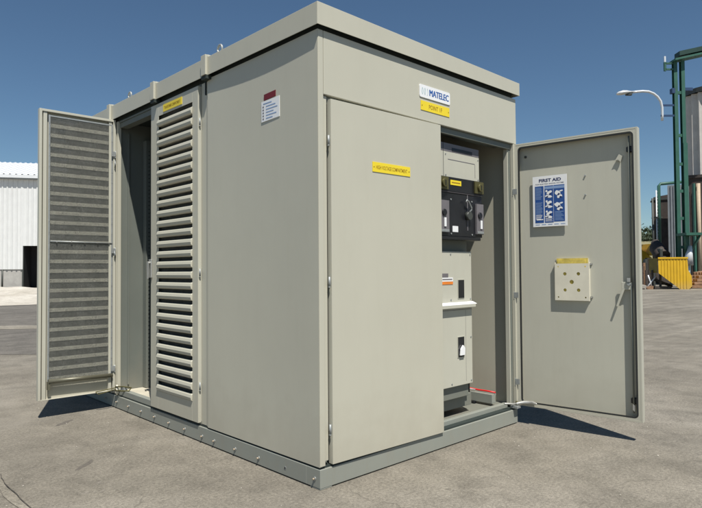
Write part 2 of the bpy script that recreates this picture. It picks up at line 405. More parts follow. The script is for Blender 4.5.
# right wall, back wall, roof underside, partitions, floors
b = MB(); b.box(X1 - .02, X1, .074, Y1, zb, 2.60, 'paint'); b.build('end_wall', kiosk, .003, label='right hand wall seen from inside through the front doorway')
b = MB(); b.box(.003, X1 - .021, Y1 - .02, Y1, zb, 2.60, 'paint'); b.build('rear_wall', kiosk, .003)
b = MB(); b.box(.06, X1 - .021, 1.20, 1.215, zb, 2.55, 'inner'); b.build('partition', kiosk)
b = MB(); b.box(.034, X1 - .021, 2.825, 2.84, zb, 2.60, 'inner')
b.box(.10, .115, 2.812, 2.824, .2, 2.5, 'inner')
b.build('partition', kiosk, .002)
b = MB(); b.box(.02, X1 - .03, 1.22, 2.82, .135, .155, 'floor'); b.build('compartment_floor', kiosk)
b = MB(); b.box(.04, X1 - .03, .104, 1.195, .118, .138, 'inner'); b.build('compartment_floor', kiosk)
# perforated rail inside the louvred compartment
b = MB(); b.box(.245, .248, 2.75, 2.815, .16, 2.45, 'inner'); b.box(.248, .318, 2.75, 2.753, .16, 2.45, 'inner')
rail = b.build('perforated_rail', kiosk)
for i in range(60):
    z = .22 + i * .036
    b = MB(); b.box(.268, .276, 2.7485, 2.7498, z, z + .009, 'black'); b.build('rail_hole', rail)
b = MB(); b.box(.335, .46, 2.74, 2.80, .25, 2.2, 'darkgrey'); b.build('cable_duct', kiosk, .004)
b = MB(); b.box(X1 - .035, X1 - .022, 1.22, 2.82, .16, 2.58, 'darkgrey'); b.box(.06, X1 - .036, 1.2155, 1.222, .16, 2.54, 'darkgrey'); b.build('added_dark_lining', kiosk)  # dark sheets added to soak up bounce light and deepen the compartment's shade
b = MB(); b.tube([(.34, 2.70, .24), (.34, 2.66, .27), (.345, 2.6, .25), (.35, 2.56, .21)], .008, 'galv'); b.box(.31, .37, 2.69, 2.72, .215, .25, 'galv'); b.build('cable_clamp', kiosk)
# transformer mass deep inside, dark through the louvres
b = MB(); b.box(.62, 1.7, 1.45, 2.45, .19, 1.7, 'darkgrey')
for i in range(14): b.box(.56, .62, 1.5 + i * .068, 1.506 + i * .068, .35, 1.55, 'darkgrey')
b.build('transformer', kiosk, .006)
# left face posts (strip between panel and louvred door; jambs)
b = MB(); b.box(.014, .05, 1.226, 1.326, zb + .004, 2.60, 'paint'); b.box(.006, .013, 1.232, 1.240, zb + .004, 2.60, 'paint')
b.build('mullion_post', kiosk, .002)
b = MB(); b.box(.002, .033, 2.806, 2.8235, zb + .004, 2.60, 'paint'); b.box(.002, .0335, 2.842, 2.90, zb + .004, 2.60, 'paint'); b.build('mullion_post', kiosk, .002)
b = MB(); b.box(.012, .07, 1.33, 2.80, 2.585, 2.60, 'inner'); b.box(.02, .09, 1.33, 2.80, 2.54, 2.583, 'inner'); b.build('header', kiosk)
b = skin_left(2.905, Y1 - .003, zb + .002, 2.60, .006); b.build('side_panel', kiosk)
b = MB(); b.box(.012, .06, 2.105, 2.82, zb, .172, 'plinth'); b.box(.0125, .05, 1.33, 2.10, zb, .150, 'inner'); b.build('door_sill', kiosk, .003)
# --- cap
cx0, cx1, cy0, cy1 = -.027, 2.125, -.030, Y1 + .03
b = MB()
rr, rt = .008, .016
def capz(x): t = (x - cx0) / (cx1 - cx0); return ZC + .012 * t, ZT - .015 * t
def cap_bar(x0, x1, y0, y1):
    P = []
    for x in (x0, x1):
        a, c = capz(x)
        for y in (y0, y1):
            P += [(x, y, a), (x, y, c)]
    b.hexa(P, 'paint')
cap_bar(cx0, cx1, cy0, cy0 + .003); cap_bar(cx0, cx0 + .003, cy0 + .003, cy1 - .003)
cap_bar(cx1 - .003, cx1, cy0 + .003, cy1 - .003); cap_bar(cx0, cx1, cy1 - .003, cy1)
b.hexa([(x, y, capz(x)[1] - dz) for x in (cx0 + .003, cx1 - .003) for y in (cy0 + .003, cy1 - .003) for dz in (.004, .001)], 'paint')
cap = b.build('roof_cap', kiosk, .0025)
b = MB(); b.box(.022, X1 - .022, .022, Y1 - .022, 2.601, 2.66, 'gap'); b.build('roof_packing', kiosk)
for y in (1.170, 1.985, 2.885, 3.65):
    b = MB()
    b.box(cx0 - .020, cx0 - .0005, y, y + .062, ZC + .001, ZT + .016, 'paint')
    b.box(cx0 - .0003, X1, y, y + .062, ZT + .002, ZT + .018, 'paint')
    b.build('joint_cover', cap, .002)
    b = MB(); b.box(cx0 - .014, .013, y - .004, y + .066, ZC - .026, ZC - .001, 'gap'); b.box(.0, .0135, y + .075, y + .085, ZC - .12, ZC - .004, 'gap'); b.build('joint_seal', cap)
for (x, y) in ((.15, 1.297), (.15, 2.893)):
    b = MB(); z0 = capz(x)[1]
    b.tube([(x, y, z0), (x, y, z0 + .12)], .010, 'galv', 10)
    b.tube([(x, y + .03 * math.cos(t), z0 + .137 + .03 * math.sin(t)) for t in [i * math.pi / 8 for i in range(17)]], .009, 'galv', 8)
    b.build('lifting_eye', cap)

# --- doors. local frame: u from hinge to free edge, v from outer skin inwards, z up
def frame(h, U, N):
    h, U, N = Vector(h), Vector(U), Vector(N)
    return lambda u, v, z: Vector((h.x + U.x * u + N.x * v, h.y + U.y * u + N.y * v, z))
def unit(x, y): l = math.hypot(x, y); return (x / l, y / l, 0)
def pan_door(T, W, z0, z1, D, inner=False):
    b = MB(T)
    b.box(0, W, 0, .002, z0, z1, 'paint')
    e = .020
    b.box(0, e, .002, D, z0, z1, 'paint2'); b.box(W - e, W, .002, D, z0, z1, 'paint2')
    b.box(e, W - e, .002, D, z0, z0 + e, 'paint2'); b.box(e, W - e, .002, D, z1 - e, z1, 'paint2')
    return b
def hinge(T, z, parent, v=.0, u=-.008):
    b = MB(T); b.tube([(u, v, z - .028), (u, v, z + .028)], .0065, 'galv', 10); b.box(u, u + .035, v + .004, v + .007, z - .022, z + .022, 'galv')
    b.tube([(u, v, z - .033), (u, v, z - .029)], .008, 'galv', 10)
    return b.build('hinge', parent)

# closed front door, standing a little ajar
W = 1.016
T = lambda u, v, z: Vector((.085 + u, -.013 - .003 * u + v, 1.23 + (z - 1.23) * (1 + .012 * u)))
b = pan_door(T, W, .130, 2.219, .035); d1 = b.build('front_door', kiosk, .003, label='closed plain front door with a yellow plate')
for z in (1.978, 1.165, .328): hinge(T, z, d1, .006, -.014)
def sign(T, u0, u1, z0, z1, v, m, parent, name, th=.003, texts=(), dots=True, ux=(1, 0, 0), zs=-1, tilt=0, label=None):
    b = MB(T); b.box(u0, u1, v - th, v, z0, z1, m)
    if dots:
        for u in (u0 + .012, u1 - .012):
            b.tube([(u, v - th, (z0 + z1) / 2), (u, v - th - .0015, (z0 + z1) / 2)], .004, 'brown_ink', 8)
    for (s, cu, cz, w, h, mm, bold) in texts:
        b.text(s, (u0 + (u1 - u0) * cu, v - th - .0006, z0 + (z1 - z0) * cz), ux, (0, 0, 1), w, h, mm, bold)
    return b.build(name, parent, label=label)
sign(T, .337, .687, 1.832, 1.893, -.0005, 'yellow', d1, 'name_plate', texts=[('HIGH VOLTAGE COMPARTMENT', .5, .5, .29, .024, 'brown_ink', .01)], label='yellow high voltage compartment plate')
F = frame((0, 0, 0), (1, 0, 0), (0, 1, 0))
b = MB(F)
pts = []; u0, u1, z0, z1, r = .892, 1.226, 2.394, 2.480, .012
for cxp, czp, a0 in ((u1 - r, z1 - r, 0), (u0 + r, z1 - r, 90), (u0 + r, z0 + r, 180), (u1 - r, z0 + r, 270)):
    for k in range(5): t = R(a0 + k * 22.5); pts.append((cxp + r * math.cos(t), -.006, czp + r * math.sin(t)))
b.prism(pts, (0, .005, 0), 'white')
b.text('MATELEC', (1.100, -.0066, 2.438), (1, 0, 0), (0, 0, 1), .212, .044, 'logoblue', .0)
for q_ in (1, 2): b.text('MATELEC', (1.100 + .0022 * q_, -.0066 - .0002 * q_, 2.438), (1, 0, 0), (0, 0, 1), .212, .044, 'logoblue', 0)
for k, x in enumerate((.912, .925, .938, .951, .963)):          # pale mark of interlaced arcs
    s = -1 if k % 2 else 1
    A = [(x + s * .013 * (math.cos(t)) , -.0068 - k * .0001, 2.438 + .024 * math.sin(t)) for t in [R(-75 + i * 15) for i in range(11)]]
    B = [(p[0] + .0045, p[1], p[2]) for p in A[::-1]]
    b.face(A + B, 'palegreen')
b.build('logo_plate', fas, label='white plate lettered in blue')
sign(F, .906, 1.220, 2.308, 2.372, -.001, 'yellow', fas, 'name_plate', texts=[('POINT 1F', .5, .5, .145, .030, 'brown_ink', .01)], label='small yellow plate under the white one')

# open right-hand front door
W = .925; a = R(-83.3); U = (math.cos(a), math.sin(a), 0); Nn = (math.sin(a), -math.cos(a), 0)
if Nn[0] > 0: Nn = (-Nn[0], -Nn[1], 0)
D = .055
h = Vector((2.079, 0, 0)) - Vector(Nn) * D
T = frame(h, U, Nn)
z0, z1 = .143, 2.234
b = MB(T); b.box(0, W, 0, .002, z0, z1, 'paint'); e = .012
b.box(0, e, .002, D, z0, z1, 'paint2'); b.box(W - e, W, .002, D, z0, z1, 'paint2'); b.box(e, W - e, .002, D, z0, z0 + e, 'paint2'); b.box(e, W - e, .002, D, z1 - e, z1, 'paint2')
b.box(e, e + .016, D - .004, D - .001, z0 + e, z1 - e, 'paint2'); b.box(W - e - .016, W - e, D - .004, D - .001, z0 + e, z1 - e, 'paint2')
b.box(e + .016, W - e - .016, D - .004, D - .001, z1 - e - .014, z1 - e, 'paint2'); b.box(e + .016, W - e - .016, D - .004, D - .001, z0 + e, z0 + e + .012, 'paint2')
for cu, cz, su, sz in ((W - e - .016, z1 - e - .014, -1, -1), (W - e - .016, z0 + e + .012, -1, 1), (e + .016, z1 - e - .014, 1, -1), (e + .016, z0 + e + .012, 1, 1)):
    q = [(cu, D - .004, cz)] + [(cu + su * .03 * (1 - math.sin(R(t))), D - .004, cz + sz * .03 * (1 - math.cos(R(t)))) for t in range(0, 91, 15)]
    b.prism(q, (0, .003, 0), 'paint2')
b.box(e, W - e, .0022, .004, z0 + e, z1 - e, 'paint2')
d2 = b.build('front_door', kiosk, .0015, label='front door swung wide open with a first aid board inside')
b = MB(T)                                              # rubber seal
i0, i1 = e + .017, W - e - .017; ZA, ZB = z0 + e + .013, z1 - e - .015
for (ua, ub, za, zb_) in ((i0, i0 + .010, ZA + .03, ZB - .03), (i1 - .010, i1, ZA + .03, ZB - .03), (i0 + .03, i1 - .03, ZB - .010, ZB), (i0 + .03, i1 - .03, ZA, ZA + .010)):
    b.box(ua, ub, D - .016, D - .0015, za, zb_, 'rubber')
for cu, cz, su, sz in ((i1, ZB, -1, -1), (i1, ZA, -1, 1), (i0, ZB, 1, -1), (i0, ZA, 1, 1)):
    o_ = [(cu + su * .03 * (1 - math.sin(R(t))), D - .016, cz + sz * .03 * (1 - math.cos(R(t)))) for t in range(0, 91, 15)]
    n_ = [(cu + su * (.03 - .02 * math.sin(R(t))), D - .016, cz + sz * (.03 - .02 * math.cos(R(t)))) for t in range(90, -1, -15)]
    b.prism(o_ + n_, (0, .0145, 0), 'rubber')
b.build('door_seal', d2)
for z in (1.85, 1.02, .33): hinge(T, z, d2, D + .006, -.012)
# first aid board, standing off the door skin
pu0, pu1, pz0, pz1 = .139, .410, 1.560, 1.958; pv = .026
b = MB(T); b.box(pu0, pu1, pv - .005, pv, pz0, pz1, 'white'); b.box(pu0 + .03, pu0 + .05, .004, pv - .005, pz0 + .03, pz1 - .03, 'clip'); b.box(pu1 - .05, pu1 - .03, .004, pv - .005, pz0 + .03, pz1 - .03, 'clip')
UX = (1, 0, 0); s_ = pv + .0006
b.text('FIRST AID', ((pu0 + pu1) / 2 + .004, s_, pz1 - .035), UX, (0, 0, 1), .175, .026, 'navy', .035)
b.text('FOR ELECTRIC SHOCK VICTIMS', ((pu0 + pu1) / 2, s_, pz1 - .063), UX, (0, 0, 1), .225, .009, 'navy', .01)
b.box(pu0 + .018, pu0 + .088, pv + .0002, pv + .0008, pz0 + .03, pz1 - .078, 'blue')
b.box(pu0 + .095, pu0 + .165, pv + .0002, pv + .0008, pz0 + .03, pz1 - .078, 'blue')
b.box(pu0 + .168, pu1 - .018, pv + .0002, pv + .0008, pz0 + .035, pz1 - .078, 'blue')
b.box(pu0 + .095, pu1 - .018, pv + .001, pv + .0013, pz1 - .105, pz1 - .085, 'paleblue')
random.seed(3)
for i in range(26):                                   # rows of small print
    z = pz1 - .09 - i * .0098
    if z < pz0 + .04: break
    w = random.uniform(.040, .056)
    if i in (10, 11): continue
    b.box(pu0 + .024, pu0 + .024 + w, pv + .001, pv + .0014, z - .004, z, 'paleblue' if z > pz0 + .095 else 'white')
b.box(pu0 + .03, pu0 + .082, pv + .0016, pv + .0019, pz0 + .052, pz0 + .060, 'white')
for i in range(7): b.box(pu0 + .176, pu1 - .026 - .01 * (i % 3), pv + .001, pv + .0013, pz0 + .046 + i * .0105, pz0 + .050 + i * .0105, 'paleblue')
for i in range(4): b.box(pu0 + .101, pu0 + .158 - .008 * (i % 2), pv + .001, pv + .0013, pz0 + .040 + i * .008, pz0 + .043 + i * .008, 'white')
for i in range(5): b.box(pu0 + .02 + .05 * i, pu0 + .055 + .05 * i, pv + .0003, pv + .0007, pz0 + .014, pz0 + .019, 'paleblue')
def pb(cu, cz, ru, rz, m, rot=0, sd=0, dv=.0015, am=.3):
    pts = []
    for i in range(18):
        t = 2 * math.pi * i / 18; r = 1 + am * noise.noise(Vector((math.cos(t) * 1.7 + sd, math.sin(t) * 1.7, sd * 3)))
        x, y = ru * r * math.cos(t), rz * r * math.sin(t)
        pts.append((cu + x * math.cos(rot) - y * math.sin(rot), pv + dv, cz + x * math.sin(rot) + y * math.cos(rot)))
    b.face(pts, m)
for j, zc in enumerate((pz1 - .145, pz1 - .225, pz1 - .305)):     # reclining and kneeling figures, middle column
    pb(pu0 + .133, zc + .012, .024, .012, 'white', .5, j + 1); pb(pu0 + .112, zc + .024, .008, .009, 'white', 0, j + 5)
    pb(pu0 + .128, zc - .018, .028, .010, 'white', -.15, j + 9); pb(pu0 + .140, zc + .000, .010, .007, 'navy', .7, j + 12, .002); pb(pu0 + .117, zc - .020, .009, .0045, 'navy', .2, j + 14, .002)
for j, zc in enumerate((pz1 - .150, pz1 - .245)):                 # right column
    pb(pu0 + .198, zc + .010, .024, .017, 'white', -.5, j + 21); pb(pu0 + .215, zc - .018, .022, .013, 'white', .3, j + 25); pb(pu0 + .226, zc + .024, .014, .006, 'white', .2, j + 28)
    pb(pu0 + .207, zc - .002, .011, .007, 'navy', .6, j + 31, .002); pb(pu0 + .222, zc - .024, .010, .006, 'navy', .1, j + 35, .002)
b.build('first_aid_board', d2, label='white and blue first aid board')
# padlock / document tray with round holes
q0, q1, r0, r1 = .306, .566, .985, 1.308; tv = .030
bo = MB(T)
bo.box(q0, q0 + .004, .004, tv, r0, r1 - .03, 'offwhite'); bo.box(q1 - .004, q1, .004, tv, r0, r1 - .03, 'offwhite'); bo.box(q0 + .004, q1 - .004, .004, tv, r0, r0 + .004, 'offwhite')
# front plate with punched holes, built as a grid of ngons with circular cut-outs
def holed_plate(bo, u0, u1, z0, z1, v0, v1, holes, m):
    cols = 5; rows = 5
    us = [u0, u0 + (u1 - u0) * .20, u0 + (u1 - u0) * .40, u0 + (u1 - u0) * .60, u0 + (u1 - u0) * .80, u1]
    zs = [z0, z0 + (z1 - z0) * .17, z0 + (z1 - z0) * .39, z0 + (z1 - z0) * .61, z0 + (z1 - z0) * .83, z1]
    for i in range(5):
        for j in range(5):
            c = (i, j)
            ua, ub, za, zb_ = us[i], us[i + 1], zs[j], zs[j + 1]
            if c in holes:
                r = holes[c]; cu, cz = (ua + ub) / 2, (za + zb_) / 2; n = 16
                ring = [(cu + r * math.cos(2 * math.pi * k / n + math.pi / 4), cz + r * math.sin(2 * math.pi * k / n + math.pi / 4)) for k in range(n)]
                corners = [(ub, zb_), (ua, zb_), (ua, za), (ub, za)]
                for s in range(4):
                    seg = [ring[(s * 4 + k) % n] for k in range(5)]
                    bo.face([(corners[s][0], v1, corners[s][1])] + [(p[0], v1, p[1]) for p in seg] + [(corners[(s + 1) % 4][0], v1, corners[(s + 1) % 4][1])], m)
                for k in range(n):
                    p, q = ring[k], ring[(k + 1) % n]
                    bo.face([(p[0], v1, p[1]), (q[0], v1, q[1]), (q[0], v0, q[1]), (p[0], v0, p[1])], m)
            else:
                bo.face([(ua, v1, za), (ub, v1, za), (ub, v1, zb_), (ua, v1, zb_)], m)
holed_plate(bo, q0 + .002, q1 - .002, r0 + .002, r1 - .04, tv - .002, tv + .0005, {(1, 3): .013, (3, 3): .013, (2, 2): .016, (1, 1): .012, (3, 1): .013, (0, 0): .006, (4, 0): .006, (0, 4): .005, (4, 4): .006}, 'offwhite')
tray = bo.build('document_tray', d2)
b = MB(T); b.box(q0 + .012, q1 - .012, .010, .018, r0 + .01, r1, 'paper'); b.box(q0 + .004, q1 - .006, .005, .0095, r0 + .01, r1 - .002, 'offwhite'); b.box(q0 + .02, q1 - .03, .019, .023, r0 + .01, r1 - .012, 'paper')
b.build('yellow_papers', d2)
for z in (r0 + .02, r1 - .055):
    b = MB(T); b.box(q1, q1 + .016, .004, .010, z, z + .014, 'darkgrey'); b.tube([(q1 + .01, .01, z + .007), (q1 + .010, .017, z + .007)], .006, 'steel', 8); b.build('tray_screw', d2)
for u, z, r_, m_ in ((.542, 1.93, .006, 'galv'), (.542, 1.785, .006, 'galv'), (.075, 2.13, .010, 'darkgrey')):
    b = MB(T); b.tube([(u, .0045, z), (u, .012, z)], r_, m_, 12); b.build('screw', d2)
# lock rods, guides, handle
for u, v_, za, zb_ in ((.862, .034, 1.13, 2.18), (.862, .034, .20, 1.10)):
    b = MB(T); b.tube([(u, v_, za), (u, v_, zb_)], .006, 'inner', 10); b.build('lock_rod', d2)
b = MB(T); b.prism([(.862 + dx, .028, .285 + dz) for dx, dz in ((-.006, -.06), (.010, -.075), (.012, -.03), (-.004, -.022))], (0, .014, 0), 'steel'); b.build('rod_tip', d2)
for z in (2.085, .285):
    b = MB(T); b.box(.842, .885, .004, .030, z - .018, z + .018, 'black'); b.tube([(.863, .020, z - .022), (.863, .020, z + .022)], .014, 'rubber', 12); b.build('rod_guide', d2, .002)
b = MB(T); b.prism([(.755, .03, .955), (.768, .03, .948), (.815, .03, 1.075), (.80, .03, 1.09)], (0, .006, 0), 'paint2'); b.box(.795, .865, .028, .036, 1.075, 1.13, 'paint2')
b.tube([(.845, .004, 1.115), (.845, .046, 1.115)], .013, 'galv', 12); b.box(.835, .857, .036, .05, 1.13, 1.158, 'steel')
b.build('latch_handle', d2, .002)
b = MB(T); b.prism([(.762, .012, 2.015), (.79, .012, 2.06), (.812, .012, 2.045), (.80, .012, 2.0), (.785, .012, 2.02)], (0, .01, 0), 'paint2'); b.tube([(.785, .004, 2.02), (.785, .02, 2.02)], .010, 'paint2'); b.build('rod_shadow_piece', d2)  # small piece added to stand in for a shadow on the door

# stay at the hinge foot
b = MB(); b.tube([(2.02, -.02, .165), (2.075, -.06, .172), (2.085, -.13, .178), (2.072, -.17, .176)], [.010, .016, .014, .007], 'steel', 10)
b.tube([(1.93, .03, .172), (1.99, .0, .165), (2.04, -.02, .16)], .007, 'steel', 8); b.box(2.005, 2.06, -.04, .02, .128, .150, 'galv'); b.tube([(2.03, -.02, .125), (2.03, -.02, .185)], .009, 'bronze', 10)
b.build('door_stay', kiosk, .003)
b = MB(); b.tube([(-.19, 2.80, .176), (-.005, 2.80, .190), (.01, 2.795, .178), (-.17, 2.79, .155), (-.19, 2.80, .176)], .0045, 'bronze', 8)
b.tube([(-.02, 2.79, .165), (.0, 2.70, .172), (.03, 2.62, .18), (.06, 2.64, .20), (.02, 2.72, .205), (-.02, 2.79, .2)], .006, 'bronze', 8); b.tube([(-.008, 2.785, .125), (-.008, 2.785, .215)], .009, 'offwhite', 10)
b.box(.015, .05, 2.70, 2.76, .172, .20, 'galv')
b.build('door_stay', kiosk)

# --- louvred doors
def louvre_door(T, W, z0, z1, s0, s1, zs0, zs1, n, label, D=.045, double=None):
    b = MB(T); fl = .003
    b.box(0, s0, 0, fl, z0, z1, 'paint'); b.box(s1, W, 0, fl, z0, z1, 'paint')
    b.box(s0, s1, 0, fl, z0, zs0 - .004, 'paint'); b.box(s0, s1, 0, fl, zs1 + .004, z1, 'paint')
    e = .022
    b.box(0, e, fl, D, z0, z1, 'paint2'); b.box(W - e, W, fl, D, z0, z1, 'paint2'); b.box(e, W - e, fl, D, z0, z0 + .004, 'paint2'); b.box(e, W - e, fl, D, z1 - .02, z1, 'paint2')
    b.box(e + .010, e + .036, fl, D - .008, z0 + .004, z1 - .02, 'paint2'); b.box(W - e - .040, W - e - .010, fl, D - .008, z0 + .004, z1 - .02, 'paint2')
    leaf = b.build('louvred_door', kiosk, .002, label=label)
    pitch = (zs1 - zs0) / n; k = pitch / .083
    b = MB(T)
    for i in range(n):
        z = zs0 + i * pitch
        prof = [(0, .042), (-.011, .035), (-.017, .019), (-.013, .004), (-.002, -.002), (.032, -.002), (.032, .023), (.0300, .023), (.0300, .001), (.0, .001), (-.011, .006), (-.0145, .019), (-.0095, .033), (.0015, .0395)]
        b.prism([(s0 - .004, p[0], z + p[1] * k * 1.25) for p in prof], (s1 - s0 + .008, 0, 0), 'paint')
        for uu in (s0 - .0045, s1 + .0025): b.prism([(uu, p[0], z + p[1] * k * 1.25) for p in prof[:5]], (.002, 0, 0), 'paint')
    b.build('louvre_slats', leaf, .0012, 1)
    b = MB(T); b.face([(s0 - .006, .024, zs0 - .006), (s1 + .006, .024, zs0 - .006), (s1 + .006, .024, zs1 + .004), (s0 - .006, .024, zs1 + .004)], 'filter'); b.build('filter_mat', leaf)
    b = MB(T); b.face([(s0 - .02, .034, zs0 - .01), (s1 + .02, .034, zs0 - .01), (s1 + .02, .034, zs1 + .006), (s0 - .02, .034, zs1 + .006)], 'screen'); b.build('wire_screen', leaf)
    b = MB(T)
    for (ua, ub, za, zc) in ((s0 - .022, s0 - .008, zs0 - .02, zs1 + .02), (s1 + .008, s1 + .022, zs0 - .02, zs1 + .02), (s0 - .008, s1 + .008, zs1 + .006, zs1 + .018), (s0 - .008, s1 + .008, zs0 - .02, zs0 - .008)):
        b.box(ua, ub, (.0345), .0375, za, zc, 'galv')
    for i in range(24):
        z = zs0 + (zs1 - zs0) * (i + .5) / 24
        for u in (s0 - .015, s1 + .015): b.tube([(u, .0375, z), (u, .0395, z)], .004, 'steel', 6)
    b.build('screen_frame', leaf)
    return leaf
T = frame((-.012, 1.334, 0), (0, 1, 0), (1, 0, 0))
lv = louvre_door(T, .766, .138, 2.585, .083, .630, .285, 2.478, 27, 'closed louvred side door')
b = MB(T)
b.box(.238, .545, -.004, -.0005, 2.500, 2.556, 'yellow')
b.text('TRANSFORMER COMPARTMENT', (.392, -.0046, 2.528), (-1, 0, 0), (0, 0, 1), .26, .022, 'brown_ink', .01)
b.build('name_plate', lv, label='yellow transformer compartment plate')
for z in (2.32, 1.22, .40): hinge(T, z, lv, .012, -.006)
b = MB(T); b.box(.735, .778, -.014, -.001, 1.18, 1.33, 'steel'); b.tube([(.756, -.014, 1.30), (.756, -.032, 1.30)], .012, 'steel', 10); b.prism([(.748, -.036, 1.17), (.764, -.036, 1.17), (.770, -.036, 1.31), (.742, -.036, 1.31)], (0, .008, 0), 'steel')
b.build('latch_handle', lv, .002)
W = .640; U = unit(-.64, .012)
Nn = (-U[1], U[0], 0)
if Nn[1] > 0: Nn = (U[1], -U[0], 0)
D = .045; h = Vector((-.004, 2.838, 0)) - Vector(Nn) * D
T = frame(h, U, Nn)
lo = louvre_door(T, W, .158, 2.615, .046, .545, .315, 2.552, 27, 'louvred side door swung wide open showing its wire screen')
b = MB(T); b.tube([(.028, .052, .300), (.562, .052, .312)], .018, 'olive', 12); b.box(.548, .568, .03, .06, .24, .31, 'olive'); b.build('screen_roller', lo)
b = MB(T); b.tube([(.03, .038, 1.488), (.55, .038, 1.493)], .006, 'galv', 8)
for u in (.06, .16, .27, .38, .50): b.tube([(u, .036, 1.49), (u, .05, 1.49)], .006, 'steel', 8)
b.build('screen_bar', lo)
for z in (2.30, 1.42, .36):
    hinge(T, z, lo, .05, .006)
for z in (2.205, 1.385): b = MB(T); b.tube([(.01, .052, z + .035), (.016, .075, z), (.012, .052, z - .03)], .005, 'galv', 8); b.build('latch_hook', lo)

# --- switchgear behind the open door
YF = .30
KS = .9194
TS = lambda x, y, z: Vector((x * KS - .176, .072 + (y - .30), z * KS + .0993))
b = MB(TS); b.box(1.38, 1.90, YF, .80, .305, 1.372, 'paint2'); b.box(1.38, 1.93, YF + .06, .80, 1.374, 2.235, 'inner')
b.box(1.38, 1.885, YF + .03, .75, .20, .303, 'inner'); b.box(1.38, 2.0, YF + .08, .70, .10, .198, 'inner')
sg = b.build('switchgear_cabinet', kiosk, .003)
b = MB(TS); b.box(1.38, 2.026, YF, YF + .058, 1.958, 2.160, 'paint2'); b.box(1.38, 2.026, YF + .001, YF + .058, 2.162, 2.228, 'clip')
b.box(1.655, 1.93, YF - .0015, YF + .0005, 2.172, 2.198, 'black'); b.box(1.540, 1.545, YF - .0012, YF + .0004, 1.958, 2.228, 'darkgrey')
b.box(1.60, 1.965, YF - .0012, YF + .0004, 2.098, 2.104, 'clip'); b.box(1.965, 1.970, YF - .0012, YF + .0004, 1.985, 2.098, 'clip')
b.build('upper_cover', sg, .002)
b = MB(TS); b.box(1.38, 2.032, YF - .03, YF + .055, 1.840, 1.955, 'black'); b.box(1.38, 2.026, YF - .022, YF + .055, 1.490, 1.832, 'black'); b.box(1.44, 1.96, YF - .05, YF + .02, 1.462, 1.486, 'black')
b.box(1.40, 2.028, YF - .028, YF - .02, 1.833, 1.839, 'clip'); b.box(1.815, 1.825, YF - .026, YF - .0205, 1.54, 1.83, 'clip')
br = b.build('circuit_breaker', sg, .003)
b = MB(TS); b.box(1.585, 1.725, YF - .033, YF - .0302, 1.893, 1.932, 'yellow'); b.box(1.60, 1.71, YF - .0337, YF - .0332, 1.908, 1.917, 'brown_ink'); b.build('breaker_label', sg, label='small yellow label')
b = MB(TS); b.box(1.618, 1.69, YF - .0245, YF - .0222, 1.525, 1.572, 'white'); b.build('breaker_label', sg, label='small white sticker')
for x0, x1 in ((1.90, 2.02), (1.42, 1.545)):
    b = MB(TS); b.box(x0, x1, YF - .045, YF - .0305, 1.850, 1.948, 'bronze'); b.tube([((x0 + x1) / 2, YF - .046, 1.898), ((x0 + x1) / 2, YF - .062, 1.898)], .030, 'bronze', 18); b.box((x0 + x1) / 2 - .004, (x0 + x1) / 2 + .004, YF - .066, YF - .062, 1.878, 1.918, 'black'); b.build('key_lock', sg, .002)
for x0, x1 in ((1.925, 2.022), (1.44, 1.555)):
    b = MB(TS); b.box(x0, x1, YF - .040, YF - .0225, 1.515, 1.765, 'clip'); b.tube([((x0 + x1) / 2 - .01, YF - .040, 1.67), ((x0 + x1) / 2 - .01, YF - .050, 1.67)], .024, 'black', 16); b.box(x0 + .045, x0 + .07, YF - .047, YF - .041, 1.56, 1.63, 'white'); b.box(x0 + .005, x1 - .005, YF - .044, YF - .0405, 1.52, 1.54, 'galv'); b.build('breaker_clip', sg, .003)
b = MB(TS); b.tube([(1.765, YF - .045, 1.765), (1.775, YF - .05, 1.785), (1.795, YF - .05, 1.775), (1.835, YF - .05, 1.725), (1.838, YF - .048, 1.71), (1.815, YF - .045, 1.690)], .006, 'galv', 8)
b.tube([(1.815, YF - .022, 1.660), (1.815, YF - .052, 1.660)], .030, 'darkgrey', 20)
b.build('breaker_handle', sg)
b = MB(TS); b.hexa([(x, y, z) for x in (1.38, 1.915) for (y, zz) in ((YF - .036, .948), (YF + .002, .965)) for z in (zz, zz + .004)], 'white'); b.box(1.38, 1.9, YF - .036, YF - .034, .925, .948, 'paint2'); b.build('ledge', sg, .001)
for (xa, xb, za, zc) in ((1.712, 1.79, 1.000, 1.145), (1.70, 1.782, .530, .690)):
    b = MB(TS); b.box(xa - .004, xb + .004, YF - .004, YF - .0005, za - .004, zc + .004, 'paint2'); b.box(xa, xb, YF - .0055, YF - .0042, za, zc, 'black'); b.build('handle_window', sg, .002)
b = MB(TS); b.prism([(1.712, YF - .008, .545), (1.770, YF - .008, .545), (1.775, YF - .008, .60), (1.75, YF - .008, .625), (1.72, YF - .008, .595)], (0, -.012, 0), 'white'); b.build('operating_handle', sg, .002)
for x, z in ((1.57, 2.14), (2.01, 2.14), (1.57, 1.975), (2.01, 1.975), (1.42, 2.14)):
    b = MB(TS); b.tube([(x, YF - .0005, z), (x, YF - .004, z)], .005, 'galv', 8); b.build('screw', sg)
for x, z in ((1.60, 1.78), (1.88, 1.78), (1.60, 1.51), (1.88, 1.51)):
    b = MB(TS); b.tube([(x, YF - .0225, z), (x, YF - .0265, z)], .006, 'galv', 8); b.build('screw', sg)
for i, (x, r_) in enumerate(((1.955, .014), (1.99, .012), (2.02, .012))):
    b = MB(TS); b.tube([(x, YF + .12, .12), (x + .003, YF + .12, .8), (x - .005, YF + .14, 1.6), (x, YF + .13, 2.2)], r_, 'black', 10); b.build('cable', sg)
